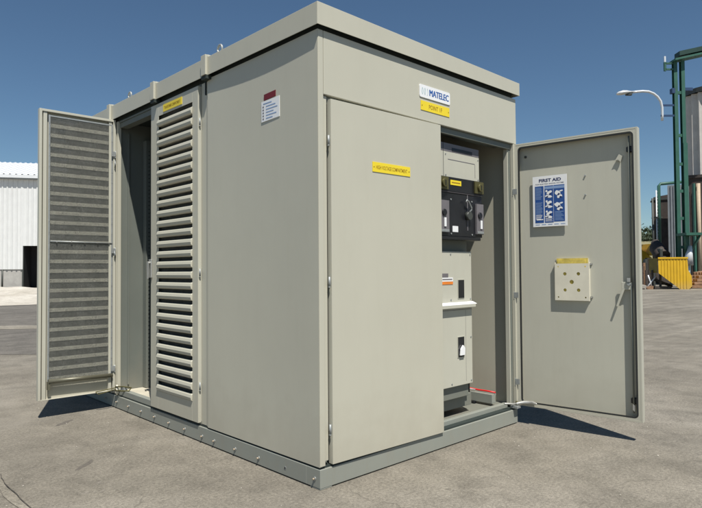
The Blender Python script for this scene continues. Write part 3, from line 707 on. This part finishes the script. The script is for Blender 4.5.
for x, z in ((1.62, 1.35), (1.88, 1.35), (1.62, .99), (1.88, .99), (1.62, .33), (1.88, .33), (1.88, .68), (1.50, .33), (1.50, .60)):
    b = MB(TS); b.tube([(x, YF - .0005, z), (x, YF - .004, z)], .006, 'galv', 8); b.build('screw', sg)
b = MB(TS); b.box(1.38, 1.899, YF - .0008, YF - .0002, .905, .909, 'clip'); b.box(1.81, 1.812, YF - .0008, YF - .0002, .33, .90, 'clip'); b.build('panel_seam', sg)
b = MB(TS); b.box(1.50, 1.585, YF - .003, YF - .0005, 1.168, 1.198, 'clip'); b.box(1.50, 1.645, YF - .003, YF - .0005, 1.135, 1.166, 'white'); b.box(1.51, 1.635, YF - .0042, YF - .0032, 1.148, 1.156, 'clip'); b.box(1.50, 1.645, YF - .003, YF - .0005, 1.112, 1.134, 'orange'); b.build('rating_label', sg)
b = MB(); X = 1.935; sec = [(-.03, 0), (.028, 0), (.012, .035), (.03, .072), (-.03, .072)]
b.prism([(X + p[0], .125, .158 + p[1]) for p in sec], (0, .50, 0), 'plinth'); b.box(X - .05, X - .02, .28, .31, .119, .157, 'black')
b.build('cable_channel', kiosk, .002)
b = MB(); b.tube([(1.945, .12, .243), (1.94, .20, .246), (1.945, .28, .243), (1.935, .36, .248), (1.94, .45, .245), (1.93, .60, .25)], .007, 'redhose', 8); b.tube([(1.93, .30, .244), (1.91, .36, .25), (1.88, .40, .245)], .005, 'galv', 8)
hose = b.build('red_cable'); tag(hose, 'thin red cable lying on the grey channel inside the front doorway', 'cable')

# sticker on the plain side panel
T = frame((0, 0, 0), (0, -1, 0), (1, 0, 0))
sp = [o for o in kiosk.children if o.name.startswith('side_panel')][0]
b = MB(T); vv = -.0012 + .006
A = [(-.559, 2.302), (-.369, 2.306), (-.369, 2.178), (-.559, 2.172)]
xo = .0035
b.prism([(p[0], xo, p[1]) for p in A], (0, .003, 0), 'white')
b.prism([(-.531, xo - .0005, 2.306), (-.409, xo - .0005, 2.312), (-.409, xo - .0005, 2.350), (-.531, xo - .0005, 2.344)], (0, .003, 0), 'red')
for i, (a_, w) in enumerate(((.02, .09), (.05, .10), (.05, .12), (.05, .08), (.05, .11), (.05, .07))):
    z = 2.283 - i * .019; b.box(-.559 + a_, -.559 + a_ + w, xo - .001, xo - .0004, z, z + .005, 'paleblue')
for i in range(5): b.box(-.545, -.532, xo - .001, xo - .0004, 2.262 - i * .019, 2.271 - i * .019, 'clip')
st = b.build('sticker', sp, label='white printed sticker under a dark red strip')

# ================================================================== BACKGROUND, LEFT: white building
Z0 = 0
A = far(-34, 43.2); B = far(-18.6, 47.2)
L_ = (B - A).length; UU = (B - A).normalized(); NN = Vector((-UU.y, UU.x, 0))
if NN.dot(HD) < 0: NN = -NN
wh = root('warehouse', tuple((A + B) / 2 + NN * 9), 'long white ribbed metal warehouse on a low concrete block wall behind the sand', 'warehouse')
T = frame(A, UU, NN)
L2 = L_
def px_u(px, dflt=None):       # where along the wall a bearing meets it
    k = (px - 351) / 595; u = 0
    lo_, hi_ = -20, 60
    for _ in range(60):
        mid = (lo_ + hi_) / 2; p = A + UU * mid - CAM; r = p.dot(RT) / p.dot(HD)
        if r < k: lo_ = mid
        else: hi_ = mid
    return lo_
ud0, ud1 = px_u(23.5), px_u(23.5) + 3.4
ze = 8.35
b = MB(T)
def ribs(b, u0, u1, z0, z1, m, pitch=.33, dep=.05, v=0, wv=.07):
    prof = []; u = u0
    while u < u1 - pitch:
        prof += [(u, v), (u + pitch - wv * 2, v), (u + pitch - wv * 1.5, v - dep), (u + pitch - wv * .5, v - dep)]; u += pitch
    prof.append((u1, v))
    for (p, q) in zip(prof, prof[1:]): b.face([(p[0], p[1], z0), (q[0], q[1], z0), (q[0], q[1], z1), (p[0], p[1], z1)], m)
ribs(b, -9, ud0, 1.45, ze, 'whiteclad'); ribs(b, ud0, ud1, 3.25, ze, 'whiteclad'); ribs(b, ud1, L2, 1.45, ze, 'whiteclad')
b.box(L2 - .1, L2, .02, 18, 0, ze, 'whiteclad'); b.box(-9, -8.9, .02, 18, 0, ze, 'whiteclad'); b.box(-8.9, L2 - .1, 17.9, 18, 0, ze, 'whiteclad')
b.build('wall_cladding', wh)
b = MB(T); b.box(-9, ud0 - .1, .06, .26, 0, 1.45, 'block'); b.box(ud1 + .1, L2 - .11, .06, .26, 0, 1.45, 'block'); 
b.build('block_wall', wh)
b = MB(T); b.box(ud0 - .1, ud0, -.02, .3, 0, 3.25, 'darkgrey'); b.box(ud1, ud1 + .1, -.02, .3, 0, 3.25, 'darkgrey'); b.box(ud0, ud1, 2.2, 2.3, 0, 3.25, 'darkopen'); b.box(ud0, ud1, .27, 2.2, 3.252, 3.3, 'darkopen'); b.box(ud0 - .05, ud0 - .001, .301, 2.2, 0, 3.25, 'darkopen')
b.build('doorway', wh)
ub = px_u(2.3); b = MB(T); b.tube([(ub, .0, 0), (ub, .0, 1.45)], .06, 'darkgrey', 8); b.build('downpipe', wh)
b = MB(T); b.box(-9.2, L2 + .2, -.34, -.06, ze - .02, ze + .26, 'greyclad'); b.box(-9.2, L2 + .2, -.42, -.345, ze + .06, ze + .30, 'roofclad'); b.build('gutter', wh)
b = MB(T)
u = -9.2; prof = []
while u < L2 + .2: prof += [(u, 0), (u + .26, 0), (u + .30, .06), (u + .38, .06)]; u += .42
for p, q in zip(prof, prof[1:]):
    b.face([(p[0], -.40, ze + .30 + p[1]), (q[0], -.40, ze + .30 + q[1]), (q[0], 9, ze + 2.75 + q[1]), (p[0], 9, ze + 2.75 + p[1])], 'roofclad')
    b.face([(p[0], 9, ze + 2.75 + p[1]), (q[0], 9, ze + 2.75 + q[1]), (q[0], 18.3, ze + .30 + q[1]), (p[0], 18.3, ze + .30 + p[1])], 'roofclad')
b.build('roof', wh)
b = MB(T); b.prism([(L2, .02, ze), (L2, 17.9, ze), (L2, 9, ze + 2.7)], (-.1, 0, 0), 'whiteclad'); b.build('gable', wh)

# ================================================================== BACKGROUND, RIGHT
def TB(px, d):
    h = far(lat(px, d), d); N = (h - Vector((CAM.x, CAM.y, 0))).normalized(); return frame(h, (N.y, -N.x, 0), (N.x, N.y, 0))
def TF(dep0): return lambda lat, d, z: far(lat, dep0 + d, z)
def lat(px, d): return (px - 351) / 595 * d
def zz(px, py, d): return 1.232 + ((269.6 - .0073 * (px - 351)) - py) / 595 * d
# green steel tower
d = 37.0; T = TF(d)
tw = root('steel_tower', tuple(far(lat(684, d), d)), 'tall green painted twin column steel tower frame beside the pale silo', 'tower')
la, lb = lat(679.6, d), lat(687, d)
for l0 in (la, lb):
    b = MB(T); b.box(l0 - .11, l0 + .11, -.02, .0, 0, 14.2, 'green'); b.box(l0 - .11, l0 + .11, .22, .24, 0, 14.2, 'green'); b.box(l0 - .012, l0 + .012, 0.001, .219, 0, 14.2, 'green')
    if l0 == lb: b.box(lb - .10, lb + .16, -.06, -.03, 0, 9.0, 'green')
    b.build('column', tw)
for z in (12.1, 9.4, 7.6, 5.9, 4.2, 2.4): b = MB(T); b.box(la + .1, lb - .1, .02, .16, z, z + .18, 'green'); b.build('cross_beam', tw)
b = MB(T)
zt = zz(676, 60, d)
b.hexa([(l, y, z) for l, z0_ in ((lat(676.3, d), zt), (lat(676.3, d) + 6.0, zt + 1.3)) for y in (-.40, .4) for z in (z0_ - .02, z0_ + .10)], 'green')
b.hexa([(lat(676.6, d), y, zt + .105 + dz) for y in (.0, .05) for dz in (0, .02)] + [(lat(676.6, d) + 6, y, zt + 1.405 + dz) for y in (.0, .05) for dz in (0, .5)], 'green')
b.hexa([(lat(681.5, d), y, zt + .2 + dz) for y in (-.3, .3) for dz in (.1, .38)] + [(lat(676.6, d) + 6, y, zt + 1.41 + dz) for y in (-.3, .3) for dz in (.1, .38)], 'darkgreen')
b.build('top_beam', tw)
b = MB(T); xa = lat(669.5, d)
b.box(xa, la - .1, .0, .12, zz(672, 62, d), zz(672, 60.5, d), 'green'); b.box(xa, la - .1, .0, .12, zz(672, 68, d), zz(672, 66.5, d), 'green'); b.box(xa - .06, xa + .06, .0, .12, zz(670, 69, d), zz(670, 60, d), 'green'); b.box(xa - .05, xa + .05, .02, .1, zz(670, 60, d), zz(670, 54, d), 'lampgrey')
b.build('side_arm', tw)
b = MB(T); b.box(lat(675, d), la - .1, -.1, .2, zz(676, 92, d), zz(676, 87, d), 'bluebar'); b.build('bracket', tw)
b = MB(T); b.box(lb + .12, lb + .6, .0, .2, zz(690, 89, d), zz(690, 86, d), 'bluebar'); b.build('bracket', tw)
b = MB(T); b.box(lat(676, d), lat(693, d), -1.2, -.1, zz(684, 236, d), zz(684, 233.5, d), 'green'); b.tube([(lat(677, d), -.9, zz(684, 236, d)), (lat(685, d), -.12, 1.9)], .07, 'green', 6); b.tube([(lat(692, d), -.9, zz(684, 236, d)), (lat(686.5, d), -.12, 1.9)], .07, 'green', 6)
b.build('platform', tw)
b = MB(T); b.tube([(lat(683, d), -.5, 1.4), (lat(686, d), -.5, 2.55)], [.32, .10], 'lampgrey', 12); b.tube([(lat(683.0, d), -.5, .6), (lat(683, d), -.5, 1.4)], .12, 'lampgrey', 10); b.build('discharge_spout', tw)
# lamp on arm
d = 36.6; T = TF(d)
lp = root('street_lamp', tuple(far(lat(665, d), d, zz(665, 120, d))), 'pale curved arm street lamp bolted to the green tower', 'street lamp')
path = [(lat(x, d), 0, zz(x, y, d)) for x, y in ((635.5, 90.8), (640, 90.3), (646, 89.8), (652, 90.2), (657, 92.2), (661, 95.5), (664, 100), (665.2, 106), (665.3, 114), (665, 119.5))]
b = MB(T); b.tube(path, .075, 'lampgrey', 10); b.build('lamp_arm', lp)
b = MB(T); l0, l1 = lat(619.5, d), lat(636, d); zc = zz(628, 92.5, d)
secs = []
for t in (0, .12, .35, .6, .8, 1):
    x = l0 + (l1 - l0) * t; r = [.06, .20, .27, .22, .13, .09][[0, .12, .35, .6, .8, 1].index(t)]; secs.append((x, r))
rings = []
for x, r in secs:
    zo = zc + .12 * (x - l0) / (l1 - l0) 
    rings.append([b.bm.verts.new(b.T(x, r * 1.0 * math.cos(a_), zo + r * .62 * math.sin(a_) * (1 if math.sin(a_) > 0 else .6))) for a_ in [2 * math.pi * k / 12 for k in range(12)]])
for r0_, r1_ in zip(rings, rings[1:]):
    for k in range(12): f = b.bm.faces.new((r0_[k], r0_[(k + 1) % 12], r1_[(k + 1) % 12], r1_[k])); f.material_index = b.mi('lampgrey'); f.smooth = True
b.bm.faces.new(rings[0]); b.bm.faces.new(rings[-1])
b.build('lamp_head', lp)
b = MB(T); b.box(l0 + .58, l0 + .95, -.09, .09, zc - .10, zc + .16, 'darkgrey'); b.build('gear_cover', lp, .02)
for y in (104, 114.5):
    b = MB(T); b.box(lat(664, d), lat(677, d), -.04, .04, zz(670, y + 1, d), zz(670, y - .8, d), 'bluebar'); b.build('bracket_bar', lp)
# silos and dark building
d = 41.0; T = TF(d)
sl = root('storage_silo', tuple(far(lat(705, d), d + 1.5)), 'tall pale ribbed silo on a dark brown base behind the green tower', 'silo')
def ribbed_cyl(b, cx, cd, r, z0, z1, m, n=48, dep=.06):
    ring = []
    for i in range(n * 2):
        t = 2 * math.pi * i / (n * 2); rr_ = r - (dep if (i // 1) % 2 else 0); ring.append((cx + rr_ * math.cos(t), cd + rr_ * math.sin(t)))
    for i in range(len(ring)):
        p, q = ring[i], ring[(i + 1) % len(ring)]; b.face([(p[0], p[1], z0), (q[0], q[1], z0), (q[0], q[1], z1), (p[0], p[1], z1)], m)
    b.face([(p[0], p[1], z1) for p in ring], m)
cxs = lat(688.6, d + 2.2) + 2.25
b = MB(T); ribbed_cyl(b, cxs, 2.2, 2.2, zz(690, 175, d), zz(690, 86, d), 'silo', 24, .22); b.build('silo_shell', sl)
b = MB(T); ribbed_cyl(b, cxs, 2.2, 2.28, zz(690, 86, d), zz(690, 84, d) + .2, 'darkgrey', 20, .0); b.build('silo_rim', sl)
b = MB(TB(690.5, d)); b.box(0, 4.6, 0, 4.4, 0, zz(690, 176, d), 'darkwall'); b.box(-.08, 4.7, -.1, 4.5, zz(690, 178, d), zz(690, 175, d), 'rust'); b.build('silo_base', sl)
b = MB(T); b.box(lat(691.0, d), lat(692.6, d), -.5, -.3, 0, zz(690, 184, d), 'green'); b.build('guard_post', sl)
b = MB(T); b.tube([(lat(696, d), -.45, 0), (lat(696, d), -.45, zz(696, 184, d))], .13, 'beigepipe', 10); b.build('downpipe', sl)
d = 55.0; T = TF(d)
b = MB(T)
rb = lambda b, l0, l1, z0, z1, m, pit, dep: [b.box(l0 + i * pit, l0 + i * pit + pit * .55, -dep, 0, z0, z1, m) for i in range(int((l1 - l0) / pit))]
b.T = TB(668.8, d); b.box(0, 2.6, .001, 4, 0, zz(669, 185, d), 'greyclad'); rb(b, 0, 2.6, 0, zz(669, 185, d) - .05, 'greyclad', .24, .07)
tag(b.build('ribbed_silo'), 'blue grey ribbed metal hopper house behind the green tower', 'silo')
d = 60.0; T = TF(d)
b = MB(TB(654.5, d)); b.hexa([(l, y, z) for l, zt_ in ((0, zz(654, 197, d)), (1.9, zz(671, 194, d))) for y in (0, 6) for z in (0, zt_)], 'darkwall'); b.box(-.05, 1.7, -.1, 0, zz(654, 200, d), zz(654, 198, d), 'darkgrey')
tag(b.build('dark_shed'), 'dark brown flat roofed shed left of the ribbed hopper house', 'shed')
d = 50.0; T = TF(d)
b = MB(T); b.tube([(lat(690, d), 0, zz(690, 181, d)), (lat(662, d), 0, zz(662, 183.5, d)), (lat(660.2, d), 0, zz(662, 185.5, d)), (lat(660, d), 0, 0)], .13, 'green', 8)
b.tube([(lat(657.5, d), 0, zz(657, 190, d)), (lat(657.5, d), 0, 0)], .05, 'lampgrey', 6)
for i in range(26): b.box(lat(657.5, d), lat(660, d), -.02, .02, .6 + i * .28, .64 + i * .28, 'lampgrey')
for z in (3.0, 5.4): b.box(lat(655, d), lat(663, d), -.1, .1, z, z + .1, 'darkgrey')
tag(b.build('green_pipe'), 'green pipe bent over at the top with a pale ladder up its side', 'pipe')
b = MB(TF(52)); b.tube([(lat(653.6, 52), 0, 0), (lat(653.6, 52), 0, zz(653, 198, 52))], .09, 'darkgrey', 8); b.tube([(lat(653.6, 52), 0, zz(653, 199, 52)), (lat(651.8, 52), 0, zz(653, 202, 52))], .06, 'darkgrey', 6)
tag(b.build('dark_pole'), 'thin dark pole at the left edge of the brown shed', 'pole')
b = MB(TF(56)); zt_ = zz(655, 198, 56)
for i in range(2): b.tube([(lat(657.5 - i * 2.6, 56), 0, zz(657, 200, 56)), (lat(656.3 - i * 1.6, 56), 0, zz(656, 188, 56))], .05, 'lampgrey', 6)
# yellow hopper
d = 33.5; T = TF(d)
hp = root('yellow_hopper', tuple(far(lat(670, d), d)), 'yellow ribbed steel hopper with a sloping underside on dark legs', 'hopper')
def P(px, py, dd=0): return (lat(px, d), dd, zz(px, py, d))
b = MB(T)
fr = [P(658, 258), P(687.2, 258), P(688, 270), P(691.3, 276), P(691.5, 286), P(688, 289.5), P(680, 289.5), P(658.3, 273)]
bn = TB(670, d); ex = bn(0, 1.9, 0) - bn(0, 0, 0); b.T = lambda x, y, z: far(x, d) + Vector((0, 0, z)) + ex * (y / 1.9) if y > 1 else far(x, d + y, z)
b.prism(fr, (.0, 1.9, 0), 'yel')
b.box(lat(657.6, d), lat(687.6, d), -.05, -.001, zz(670, 258.6, d), zz(670, 257.0, d), 'yel')
for i in range(9):
    px = 661 + i * 3.1; zlo = 274.5 + (px - 658.3) * .76 - 1.2; b.box(lat(px, d), lat(px + .7, d), -.025, -.001, zz(px, min(288, zlo), d), zz(px, 258.8, d), 'yel')
b.build('bin', hp)
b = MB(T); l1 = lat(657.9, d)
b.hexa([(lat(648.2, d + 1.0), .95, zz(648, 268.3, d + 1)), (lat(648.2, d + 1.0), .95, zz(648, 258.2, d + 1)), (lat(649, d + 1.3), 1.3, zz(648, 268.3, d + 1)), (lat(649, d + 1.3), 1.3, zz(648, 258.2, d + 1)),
        (l1, .04, zz(658, 272.8, d)), (l1, .04, zz(658, 258.1, d)), (l1, .9, zz(658, 272.8, d)), (l1, .9, zz(658, 258.1, d))], 'darkyel'); b.build('side_chute', hp)
b = MB(T)
for px in (650, 656, 664): b.box(lat(px, d), lat(px, d) + .10, .5, .6, 0, zz(px, 270 + max(0, px - 658) * .7, d), 'rust')
b.tube([(lat(650, d), .5, 0.05), (lat(660, d), .5, .75)], .04, 'lampgrey', 6); b.tube([(lat(656, d), .5, .08), (lat(652, d), .5, .8)], .04, 'lampgrey', 6); b.box(lat(657, d), lat(674, d), .3, .8, .03, .16, 'rust'); b.tube([(lat(660, d), .7, .55), (lat(678, d), .7, .15)], .08, 'rust', 8)
b.build('leg_frame', hp)
# motor on top/behind
b = MB(TF(43)); q = 43
b.tube([(lat(662, q), -.6, .9), (lat(662, q), .6, .9)], .85, 'rust', 18); b.box(lat(658, q), lat(667, q), -.3, .3, 0, 2.05, 'rust'); b.tube([(lat(663, q), 0, 2.0), (lat(663, q), .9, 2.7), (lat(664, q), 1.2, 3.2)], [.55, .5, .25], 'rust', 12); b.box(lat(658, q), lat(661, q), -.3, .3, 2.0, 2.6, 'darkgrey')
tag(b.build('conveyor_drive', bevel=.05), 'dark grimy drive motor housing behind the yellow hopper', 'motor')
# timber stack
d = 34.6; T = TF(d); b = MB(T); random.seed(11)
for j in range(5):
    for i in range(4):
        l0 = lat(690.6, d) + .02 * j + random.uniform(0, .08) + j * .14
        b.hexa([(l, y, z) for l, dz in ((l0, 0), (l0 + 3.2, .42)) for y in (i * .26 + .02 * j, i * .26 + .23) for z in (.02 + j * .19 + dz * j / 5, .02 + j * .19 + .16 + dz * (j + 1) / 5)], 'timber')
tag(b.build('timber_stack', bevel=.01), 'stack of brown timber boards beside the yellow hopper', 'timber')
# wheel loader
d = 51.0; T = TF(d)
wl = root('wheel_loader', tuple(far(lat(646, d), d)), 'yellow earth moving machine parked far off left of the hopper', 'loader')
b = MB(T)
b.prism([P_ for P_ in [(lat(636, d), 0, 1.0), (lat(651.5, d), 0, 1.0), (lat(652, d), 0, 2.1), (lat(648.5, d), 0, 2.3), (lat(646, d), 0, 2.6), (lat(643, d), 0, 2.7), (lat(641, d), 0, 3.0), (lat(636, d), 0, 3.0)]], (0, 2.2, 0), 'yel'); b.build('body', wl, .05)
b = MB(T); b.prism([(lat(648.5, d), -.4, 2.32), (lat(652.5, d), -.4, 2.25), (lat(652.3, d), -.4, 3.3), (lat(650, d), -.4, 2.8)], (0, 2.6, 0), 'yel'); b.build('bucket', wl, .03)
b = MB(T); b.box(lat(637, d), lat(641, d), .3, 1.9, 3.01, 4.4, 'black'); b.build('cab', wl, .1)
for l_, y_ in ((638.5, -.2), (649, -.2), (638.5, 2.3), (649, 2.3)):
    b = MB(T); b.tube([(lat(l_, d), y_ - .25, .85), (lat(l_, d), y_ + .25, .85)], .85, 'rubber', 20); w_ = b.build('wheel', wl)
    b = MB(T); b.tube([(lat(l_, d), y_ - .28, .85), (lat(l_, d), y_ + .28, .85)], .4, 'yel', 14); b.build('rim', w_)
# pale rubble and low pipes by the hopper
b = MB(TF(34)); random.seed(5)
for i in range(26):
    l = lat(random.uniform(640, 652), 34); s = random.uniform(.06, .22); y = random.uniform(-.3, 2.5)
    b.hexa([(l + dx * s * random.uniform(.7, 1.2), y + dy * s, max(.002, dz * s * random.uniform(.5, 1.4))) for dx in (-1, 1) for dy in (-1, 1) for dz in (0, 1)], random.choice(['stone', 'timber', 'rust', 'chalk']))
tag(b.build('rubble'), 'low heap of pale and brown rubble left of the yellow hopper', 'rubble', kind='stuff')
b = MB(TF(38))
for i in range(6):
    l = lat(641 + i * 2.1, 38); b.box(l, l + .22, 0, .3, 0, random.uniform(.9, 1.9), ('rust', 'timber', 'darkgrey')[i % 3])
b.box(lat(639, 38), lat(654, 38), .05, .25, 1.0, 1.15, 'lampgrey'); b.box(lat(639, 38), lat(654, 38), .05, .25, .55, .68, 'rust')
tag(b.build('scrap_rack'), 'rusty scrap rack with a pale rail standing behind the rubble', 'rack')

# hill and wooded ridge
b = MB(); N, K = 80, 14; grid = []
for i in range(N + 1):
    row = []
    for j in range(K + 1):
        la = -60 + 560 * i / N; de = 190 + 420 * j / K; t = j / K
        h = 20.5 * math.sin(min(1, t * 1.6) * math.pi / 2) * (1 + .25 * noise.noise(Vector((la * .008, de * .008, 0)))) + 2.5 * noise.noise(Vector((la * .03, de * .03, 3))) * t
        if j == 0: h = -1
        row.append(b.bm.verts.new(far(la, de, h)))
    grid.append(row)
for i in range(N):
    for j in range(K):
        f = b.bm.faces.new((grid[i][j], grid[i + 1][j], grid[i + 1][j + 1], grid[i][j + 1])); f.material_index = b.mi('hill'); f.smooth = True
tag(b.build('hills'), kind='structure')
b = MB(); random.seed(21); k = b.mi('leaf')
for i in range(520):
    la = random.uniform(80, 330); de = random.uniform(300, 430); h0 = 17.5 + random.uniform(-1, 2); r = random.uniform(1.6, 3.4); hh = random.uniform(3, 7)
    if la / de * 595 + 351 < 560 or la / de * 595 + 351 > 900: continue
    for c in range(22):
        p = far(la + random.gauss(0, r * .6), de + random.gauss(0, r * .6), h0 + hh * random.random()); s = random.uniform(.5, 1.3)
        q = [p + Vector([random.gauss(0, s) for _ in range(3)]) for _ in range(3)]
        f = b.bm.faces.new([b.bm.verts.new(x) for x in q]); f.material_index = k
tag(b.build('woodland'), 'dark green wooded ridge far behind the green tower', 'woodland', kind='stuff')

for o in bpy.data.objects:
    if '_w' in o: del o['_w']

# ================================================================== LIGHT, SKY, CAMERA
LD = Vector((.195, .452, -.872)).normalized()           # direction the sunlight travels
sun = bpy.data.lights.new('sun', 'SUN'); sun.energy = 5; sun.angle = R(.53); sun.color = (1, .955, .87)
so = bpy.data.objects.new('sun', sun); COL.objects.link(so); so.rotation_euler = LD.to_track_quat('-Z', 'Y').to_euler(); so.location = (0, 0, 30)
w = bpy.data.worlds.new('World'); S.world = w; w.use_nodes = True; nt = w.node_tree
sky = nt.nodes.new('ShaderNodeTexSky'); sky.sky_type = 'NISHITA'; sky.sun_disc = False
el = math.asin(-LD.z); sky.sun_elevation = el
sky.sun_rotation = math.atan2(-LD.x, -LD.y)
sky.air_density = 1.0; sky.dust_density = .0; sky.ozone_density = 1.6; sky.altitude = 600
nt.links.new(mix(nt, 1.0, sky.outputs[0], (.86, 1.02, 1.08), 'MULTIPLY'), nt.nodes['Background'].inputs[0]); nt.nodes['Background'].inputs[1].default_value = .058

cam = bpy.data.cameras.new('camera'); co = bpy.data.objects.new('camera', cam); COL.objects.link(co)
yaw, pitch, roll = .7609, .0265, -.0073
f = Vector((math.sin(yaw) * math.cos(pitch), math.cos(yaw) * math.cos(pitch), math.sin(pitch))); r = Vector((math.cos(yaw), -math.sin(yaw), 0)); u = r.cross(f)
r2 = r * math.cos(roll) + u * math.sin(roll); u2 = u * math.cos(roll) - r * math.sin(roll)
mt = Matrix((r2, u2, -f)).transposed().to_4x4(); mt.translation = CAM
co.matrix_world = mt
cam.sensor_width = 36; cam.lens = 595.07 / 702 * 36; cam.clip_start = .05; cam.clip_end = 3000
S.camera = co
S.render.resolution_x = 1024; S.render.resolution_y = 741
S.view_settings.view_transform = 'Standard'; S.view_settings.look = 'None'; S.view_settings.gamma = 1; S.view_settings.exposure = .31
S.view_settings.use_curve_mapping = False
